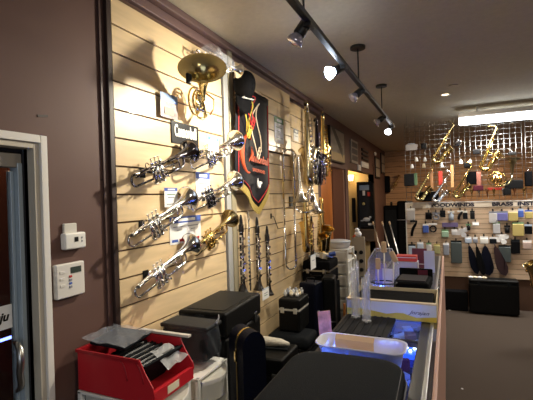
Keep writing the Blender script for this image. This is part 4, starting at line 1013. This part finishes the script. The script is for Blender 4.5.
for i, (x, z, w_, h_, lb, mm) in enumerate([(1.06, 2.03, .16, .20, 'black box on the grid left edge beside the green pack', blackp), (1.35, 1.75, .30, .16, 'wide black pouch behind the lower left saxophone', blackf), (1.93, 2.22, .12, .08, 'small black holder under the pale mutes', blackp),
        (2.53, 1.90, .24, .13, 'black tray right of the gold horn', blackp), (2.05, 2.42, .10, .08, 'black clamp left of the big saxophone neck', blackp), (1.97, 2.02, .14, .20, 'dark pouch between two saxophones on the grid', blackf), (2.72, 1.97, .10, .22, 'dark case at the right grid edge', blackf),
        (2.52, 2.36, .10, .05, 'black clip above the horn bell', blackp), (2.06, 1.86, .14, .08, 'dark red pouch left of the gold horn', burg), (2.44, 1.79, .10, .10, 'small black stand near the header end', blackp), (1.30, 2.57, .09, .09, 'black clamp high on the left grid', blackp), (1.80, 2.57, .09, .09, 'dark chrome clamp high left of the big saxophone', blacknick)]):
    t = thing('accessory_pouch', lb, 'accessory', (x, GY-.045, z))
    MB().box((-w_/2, -.03, -h_/2), (w_/2, .03, h_/2), bev=.012).build('body', mm, t)
    MB().tube([(0, .02, h_/2-.01), (0, .03, h_/2+.03), (0, .05, h_/2+.035)], .004, 6).build('hook', chrome, t)
for i, (x, z, w_, h_, lb, mm) in enumerate([(1.53, 2.04, .06, .22, 'bright red cloth hanging among the left saxophones', redd), (1.16, 2.04, .05, .20, 'green white packet near the left grid edge', green), (2.07, 2.0, .07, .22, 'pink packet left of the gold horn', mat('salmon', (.5, .2, .15), .5)),
        (2.28, 1.84, .20, .04, 'flat red strip below the gold horn', redd), (1.70, 2.06, .045, .36, 'tan wooden stick with rounded end on the grid', mat('stick_tan', (.62, .36, .16), .5)), (1.40, 2.05, .045, .34, 'brown wooden rod behind the lower left saxophone', mat('stick_brown', (.40, .20, .09), .5)), (2.33, 2.12, .14, .06, 'orange packet above the horn coil', mat('orange_pack', (.5, .25, .12), .5))]):
    t = thing('hanging_packet', lb, 'packet', (x, GY-.035, z))
    MB().box((-w_/2, -.012, -h_/2), (w_/2, .012, h_/2), bev=.006).build('packet', mm, t)
    MB().tube([(0, .01, h_/2-.01), (0, .04, h_/2+.01)], .004, 6).build('hook', chrome, t)

# packages on the slatwall hooks
def package(x, z, w_, h_, mc, mb, what, row, i, shape='bag'):
    t = thing('hanging_package', what, 'package', (x, GY-.045, z))
    MB().box((-.009, .02, h_/2), (.009, .045, h_/2+.035), bev=.002).tube([(0, .03, h_/2+.02), (0, -.04, h_/2+.015), (0, -.045, h_/2+.025)], .0035, 6).build('peg_hook', blackp, t)
    MB().box((-w_/2, -.004, h_/2-.03), (w_/2, .004, h_/2), bev=.001).build('header_card', mc, t)
    if shape == 'bag': MB().box((-w_/2, -.014, -h_/2), (w_/2, .014, h_/2-.028), bev=.010).build('bag', mb, t)
    elif shape == 'ring': MB().tube([(w_*.36*math.cos(a), 0, -.02+h_*.32*math.sin(a)) for a in [2*PI*j/16 for j in range(16)]], .012, 8, closed=True).build('ring', mb, t)
    elif shape == 'bottle': MB().lathe([(-h_/2, .0), (-h_/2, w_*.4), (h_*.1, w_*.4), (h_*.25, w_*.15), (h_*.4, w_*.15)], (0, 0, 0), (0, 0, 1), 12).build('bottle', mb, t)
    elif shape == 'strap': MB().tube([(w_*.4, 0, h_/2-.02), (w_*.2, 0, h_*.2), (-w_*.1, 0, 0), (-w_*.25, 0, -h_*.25), (-w_*.3, 0, -h_/2)], [.012, .02, .022, .022, .02], 8).build('strap', mb, t)
    elif shape == 'discs':
        for j, (dx, dz) in enumerate(((-.05, -.01), (0, .02), (.05, .04), (.02, -.04))): MB().cyl((dx, -.01-.004*j, dz), (dx, .0-.004*j, dz), .038, 16).build('disc', mb, t)
K = [
 (1.07,1.47,.127,.194,paper,frosted,'clear bag at the left end of the top hook row','bag'),
 (1.34,1.44,.096,.113,blackp,blackf,'small black pouch, second hook of the top row','bag'),
 (1.45,1.44,.112,.113,greypr,greypr,'grey coiled cord packet beside the small black pouch','ring'),
 (1.55,1.47,.080,.113,blackp,charcf,'narrow dark packet between grey ring and white bottle','bag'),
 (1.67,1.44,.096,.145,paper,lblue,'white and pale blue bottle on the top hook row','bottle'),
 (1.80,1.45,.080,.145,paper,blackp,'dark brush shaped packet below the letter W','strap'),
 (1.87,1.45,.064,.129,whitepl,charcf,'slim dark packet below the woodwinds letters','bag'),
 (1.97,1.45,.064,.129,blackp,blackp,'slim black packet at the end of the woodwinds row','bag'),
 (2.25,1.41,.112,.177,greypr,frosted,'clear packet left of the blue violet card','bag'),
 (2.37,1.43,.143,.145,greypr,mat('blue_violet', (.16,.16,.42),.5),'square blue violet packet under the BRASS letters','bag'),
 (2.51,1.43,.127,.161,cream,yell,'bright yellow packet under the BRASS letters','bag'),
 (2.61,1.47,.070,.129,lblue,bluepr,'small blue packet right of the yellow one, top row','bag'),
 (2.71,1.45,.096,.129,bluepr,yell,'blue headed yellow packet at the right edge, top row','bag'),
 (1.11,1.24,.112,.258,blackp,blackf,'long curved black strap at the left end, second row','strap'),
 (1.29,1.24,.090,.145,paper,bluepr,'white and blue packet, second hook row','bag'),
 (1.40,1.25,.127,.145,paper,charcf,'dark ring shaped packet with white header','ring'),
 (1.575,1.16,.105,.125,green,mat('pale_green',(.30,.45,.32),.5),'green packet below the long violet box','bag'),
 (1.71,1.18,.080,.097,paper,frosted,'white packet below the long violet box','bag'),
 (1.82,1.18,.096,.113,paper,frosted,'clear packet with a round white disc','discs'),
 (1.91,1.26,.07,.097,green,blackp,'small green topped packet, second row','bottle'),
 (2.01,1.31,.090,.06,paper,paper,'small white card on an empty stretch of hooks','bag'),
 (2.29,1.25,.096,.177,green,frosted,'green and white tall packet, second row under BRASS','bag'),
 (2.43,1.23,.080,.113,blackp,blackp,'small black bottle in the second row','bottle'),
 (2.57,1.23,.150,.210,green,yell,'large yellow packet with green header','bag'),
 (2.70,1.23,.096,.145,lblue,blackf,'black packet with pale header at the right edge','bag'),
 (1.07,.88,.112,.194,blackp,lblue,'blue white bottle pack at the left end, lowest row','bag'),
 (1.20,.92,.096,.194,paper,lblue,'second blue white pack, lowest hook row','bag'),
 (1.33,.94,.080,.129,green,frosted,'small pack with green header, lowest row','bag'),
 (1.45,.91,.096,.161,yell,mat('olive_pack',(.35,.33,.15),.5),'olive packet with yellow header, lowest row','bag'),
 (1.585,.91,.085,.194,paper,greypr,'grey packet left of the big dark pouch','bag'),
 (1.73,.87,.159,.355,charcf,mat('dark_teal_bag',(.06,.075,.075),.4),'big dark grey green pouch in the lowest row','bag'),
 (1.90,1.06,.096,.10,paper,lblue,'white pack above the first black strap bag','bag'),
 (2.00,1.06,.064,.09,paper,greypr,'small pack above the second black strap bag','bag'),
 (2.12,1.06,.112,.11,paper,whitepl,'white packet above the wide black strap bag','bag'),
 (2.24,1.06,.096,.10,paper,charcf,'dark packet with white header left of the white discs','bag'),
 (2.36,1.08,.17,.14,paper,paper,'cluster of white round discs above dark pouch','discs'),
 (2.39,.86,.159,.258,charcf,MATS['dark_teal_bag'] if 'dark_teal_bag' in MATS else charcf,'dark grey green pouch under the white discs','bag'),
 (2.53,.97,.115,.21,charcf,blackf,'dark strap packet right of the white discs','bag'),
 (2.68,1.00,.112,.129,paper,mat('pinkish_pack',(.5,.38,.33),.5),'pinkish packet at the right edge of lowest row','bag'),
]
for i, q in enumerate(K): package(q[0], q[1], q[2], q[3], q[4], q[5], q[6], 0, i, q[7])
o = MB().box((-.115, -.03, -.035), (.115, .0, .035), bev=.004).build('long_box', mat('violet_box', (.14, .11, .24), .5), loc=(1.65, GY-.03, 1.295)); tag(o, 'long violet box mounted across the second hook row', 'box')
def strap_bag(label, x, w_, mm, lean, dy=0):
    t = thing('strap_bag', label, 'bag', (x, GY-.05-dy, .98), (0, R(lean), 0), 'dark pointed strap bags on the slatwall')
    P = [(0, .0), (.15, -.03), (.28, -.10), (.42, -.22), (.5, -.34), (.38, -.41), (.12, -.46), (-.20, -.43), (-.42, -.34), (-.40, -.22), (-.26, -.10), (-.14, -.03)]
    MB().prism([(x_*w_, -.022, z_) for x_, z_ in P], (0, .044, 0)).build('bag', mm, t)
    MB().tube([(0, 0, -.01), (0, .0, .03), (0, .04, .035)], .006, 6).build('loop', mm, t)
    MB().tube([(.32*w_, -.024, -.12), (.38*w_, -.024, -.22), (.2*w_, -.024, -.36)], .003, 6).build('zip', charcf, t)
strap_bag('first pointed black bag from the left on the lower slatwall', 1.91, .13, navy, -12)
strap_bag('second pointed black bag, slimmer, beside the first', 2.01, .11, blackf, -10, .05)
strap_bag('widest pointed navy bag in the middle of the row', 2.13, .19, navy, -3)
strap_bag('pointed dark burgundy bag at the right of the row', 2.26, .16, mat('dark_burgundy_bag', (.025, .008, .011), .6), -14, .05)

# low cases before the partition
t = case_box('suitcase', 'wide black suitcase standing below the pointed bags', 'suitcase', (.64, .22, .50), (2.20, 6.72, .02), leather, lm=charcf, lid=.12, bev=.03, handle=None)
for x in (-.22, .22): MB().box((x-.03, -.05, -.018), (x+.03, .05, .0), bev=.004).build('foot', blackp, t)
o = MB().box((-.19, -.08, 0), (.19, .08, .30), bev=.02).build('amplifier', blackf, loc=(1.68, 6.80, 0)); tag(o, 'low black box left of the wide black suitcase', 'box')
t = thing('crumpled_papers', 'crumpled white papers on top of the wide black suitcase', 'papers', (2.0, 6.70, .52))
for i in range(4): MB().sphere((-.09+.06*i, 0, .01), .03, n=8, sc=(1.3, .8, .6)).build('paper', [paper, cream][i % 2], t)
for i, (x, y, lb) in enumerate([(1.605, 6.75, 'white scrap on the carpet beside the low black box'), (1.70, 4.05, 'tiny pale fleck on the open carpet')]):
    o = MB().box((-.02/(1+i*2), -.03/(1+i*2), 0), (.02/(1+i*2), .03/(1+i*2), .004)).build('paper_scrap', paper, loc=(x, y, .001), rot=(0, 0, .6)); tag(o, lb, 'paper scrap')
# saxophone on a floor stand at the right edge
t = saxophone('gold saxophone on a floor stand at the right picture edge', antique, brass, (2.66, 5.62, .62), 200, .66, (0, 4), mp=False)
t = thing('saxophone_stand', 'black tripod stand under the saxophone at right edge', 'stand', (2.74, 5.62, 0))
MB().cyl((0, 0, .10), (0, 0, .70), .010).build('post', blackp, t)
for a in (.3, 2.4, 4.4): MB().tube([(0, 0, .22), (.20*math.cos(a), .20*math.sin(a), .012)], .009, 8).build('leg', blackp, t)
MB().tube([(-.10, -.05, .62), (-.04, -.02, .60), (0, 0, .62), (0, .05, .66)], .008, 8).build('cradle', blackp, t)
MB().tube(arc((0, -.02, 1.16), .05, 0, 2*PI, 18)[:-1], .012, 8, closed=True).build('yoke', blackp, t); MB().cyl((0, 0, .7), (0, 0, 1.12), .008).build('upper_post', blackp, t)

# far left corner: horn on the wall, black cases, leaning rods, shelf with goods
t = trumpet('flugelhorn', 'small pale gold horn hanging on the back wall slats', mat('pale_gold', (.85, .75, .5), .2, metal=1), brass, (.30, 11.88, 2.12), 60, yaw=0, sc=.9)
o = MB().box((-.10, -.06, -.24), (.06, .06, .24), bev=.03).build('gig_bag', blackf, loc=(.06+.02, 11.90, 2.10)); tag(o, 'dark gig bag hanging left of the pale gold horn', 'bag')
t = thing('bass_amplifier', 'tall black speaker cabinet against the back wall, left one', 'speaker', (.20, 11.6, 0))
MB().box((-.18, -.2, 0), (.18, .2, 1.50), bev=.02).build('cabinet', blackf, t); MB().box((-.15, -.21, .1), (.15, -.2, 1.38)).build('grille', charcf, t); MB().cyl((0, 0, 1.5), (0, 0, 1.6), .03).build('knob', blackp, t)
t = thing('keyboard_case', 'wide black upright case against the back wall beside the speaker', 'case', (.56, 11.5, 0))
MB().box((-.19, -.15, 0), (.20, .15, 1.62), bev=.05, seg=3).build('shell', blackf, t); MB().box((-.19, -.155, 1.10), (.20, -.15, 1.12)).build('strap', steelr, t)
for i, (x0, lb) in enumerate([(.55, 'leftmost of three pale rods leaning near the back'), (.69, 'middle one of three pale rods leaning near the back'), (.80, 'rightmost of three pale rods leaning near the back')]):
    t = thing('leaning_rod', lb, 'rod', (x0+.11, 6.42, .90), (R(-4), R(-14), 0), 'slim rods leaning together')
    MB().cyl((0, 0, -.90/math.cos(R(14))), (0, 0, .46), .009).build('shaft', steelr, t); MB().box((-.012, -.01, .45), (.012, .01, .50), bev=.004).build('tip', woodl, t)
t = thing('goods_rack', 'narrow white rack of small dark goods before the passage', 'rack', (.38, 6.05, 0))
MB().box((-.10, 0, .25), (.10, .02, 1.18), bev=.003).build('back_board', mat('rack_board', (.42, .36, .28), .6), t)
for r_ in range(6):
    for c_ in range(2): MB().cyl((-.045+.09*c_, -.03, .95-.13*r_), (-.045+.09*c_, .0, .95-.13*r_), .03, 12).build('dark_spool', blackp, t)
MB().box((-.11, -.06, 0), (.11, .08, .25), bev=.005).build('base', mat('tan_base', (.4, .25, .14), .6), t)
t = thing('plush_figure', 'white and black soft toy sitting on the goods rack', 'soft toy', (.38, 6.06, 1.18))
t.scale = (.8, .8, .7)
MB().sphere((0, 0, .06), .07, sc=(1, .7, 1)).build('body', paper, t); MB().sphere((-.01, -.02, .15), .045).build('head', paper, t)
for s in (-1, 1): MB().sphere((s*.04-.01, -.01, .185), .018).build('ear', blackp, t)
MB().tube([(-.05, -.03, .04), (-.08, -.06, .0)], .02, 8).build('arm', orange, t)

# ================================================================== LIGHT
def area(name, loc, rot, size, sy, power, col, spread=None):
    l = bpy.data.lights.new(name, 'AREA'); l.shape = 'RECTANGLE'; l.size = size; l.size_y = sy; l.energy = power; l.color = col
    if spread: l.spread = spread
    o = bpy.data.objects.new(name, l); COL.objects.link(o); o.location = loc; o.rotation_euler = rot; return o
def spot(name, loc, target, power, col, angle=70, blend=.8, size=.03):
    l = bpy.data.lights.new(name, 'SPOT'); l.energy = power; l.color = col; l.spot_size = R(angle); l.spot_blend = blend; l.shadow_soft_size = size
    o = bpy.data.objects.new(name, l); COL.objects.link(o); o.location = loc
    o.rotation_euler = (Vector(target)-Vector(loc)).to_track_quat('-Z', 'Y').to_euler(); return o
def point(name, loc, power, col, size=.05):
    l = bpy.data.lights.new(name, 'POINT'); l.energy = power; l.color = col; l.shadow_soft_size = size
    o = bpy.data.objects.new(name, l); COL.objects.link(o); o.location = loc; return o
WARM = (1, .80, .55); NEU = (1, .93, .82)
# lit bulb on the track: throws onto the trumpets
spot('track_bulb_light', (.83, 2.62, 2.585), (.0, 2.30, 1.95), 125, (1, .90, .72), 155, 1., .04)
spot('track_far_light', (.92, 5.33, 2.52), (.0, 4.3, 1.9), 75, (1, .88, .66), 110, 1., .03)
# unseen fill lights added over the aisle, behind and beside the camera
area('aisle_fill', (2.6, .2, 3.0), (0, 0, 0), .5, .5, 30, (1, .88, .70))
area('aisle_fill_far', (2.9, 3.4, 3.0), (0, 0, 0), .4, .4, 34, (1, .86, .66))
# fluorescent tube
area('fluorescent_glow', (2.65, 6.60, 2.79), (0, 0, 0), 1.6, .2, 85, (1, .95, .88))
area('fluorescent_glow_back', (2.65, 6.74, 2.83), (R(60), 0, 0), 1.6, .1, 5, (.93, .96, 1))
# back of shop: alcove lamp and two fills
area('back_room_fill', (2.4, 9.6, 3.0), (0, 0, 0), .6, .6, 85, (1, .72, .42))  # unseen fill added to brighten the back wall slats
point('alcove_bulb', (-.50, 9.62, 2.30), 7, (1, .70, .36), .06)
point('passage_fill', (-.9, 6.1, 2.1), 18, (1, .75, .5), .06)  # unseen fill, put in to lift the orange wood in the passage
spot('recessed_bulb', (1.632, 5.56, 3.03), (2.0, 6.9, 1.1), 75, (1, .86, .66), 120, 1., .05)
point('outside_fill', (-1.3, 1.6, 2.6), 14, (1, .6, .35), .1)  # unseen light added outside to warm the wall behind the door glass
# area light added for assumed daylight from an unseen window behind the camera
area('assumed_daylight_fill', (2.4, -2.05, 1.6), (R(90), 0, 0), 3.4, 1.7, 20, (.80, .88, 1))
wd = bpy.data.worlds.new('world'); bpy.context.scene.world = wd; wd.use_nodes = True
wd.node_tree.nodes['Background'].inputs[0].default_value = (.35, .42, .55, 1); wd.node_tree.nodes['Background'].inputs[1].default_value = .25

# ================================================================== CAMERA
cam = bpy.data.cameras.new('camera'); cam.sensor_width = 36; cam.sensor_fit = 'HORIZONTAL'; cam.lens = 400/533*36; cam.clip_start = .02
co = bpy.data.objects.new('camera', cam); COL.objects.link(co)
phi, roll, pit = R(24.3), R(1.75), math.atan(1.5/400)
fw = Vector((-math.sin(phi), math.cos(phi), 0)); rt = Vector((math.cos(phi), math.sin(phi), 0)); up = Vector((0, 0, 1))
f_ = (fw*math.cos(pit)-up*math.sin(pit)).normalized(); u0 = rt.cross(f_)
r2 = rt*math.cos(roll)-u0*math.sin(roll); u2 = rt*math.sin(roll)+u0*math.cos(roll)
M = Matrix((r2, u2, -f_)).transposed().to_4x4(); M.translation = Vector((1.62, 0, 1.8))
co.matrix_world = M
sc = bpy.context.scene; sc.camera = co
sc.view_settings.view_transform = 'Standard'; sc.view_settings.look = 'None'; sc.view_settings.gamma = 1; sc.view_settings.exposure = 0
sc.view_settings.use_curve_mapping = False
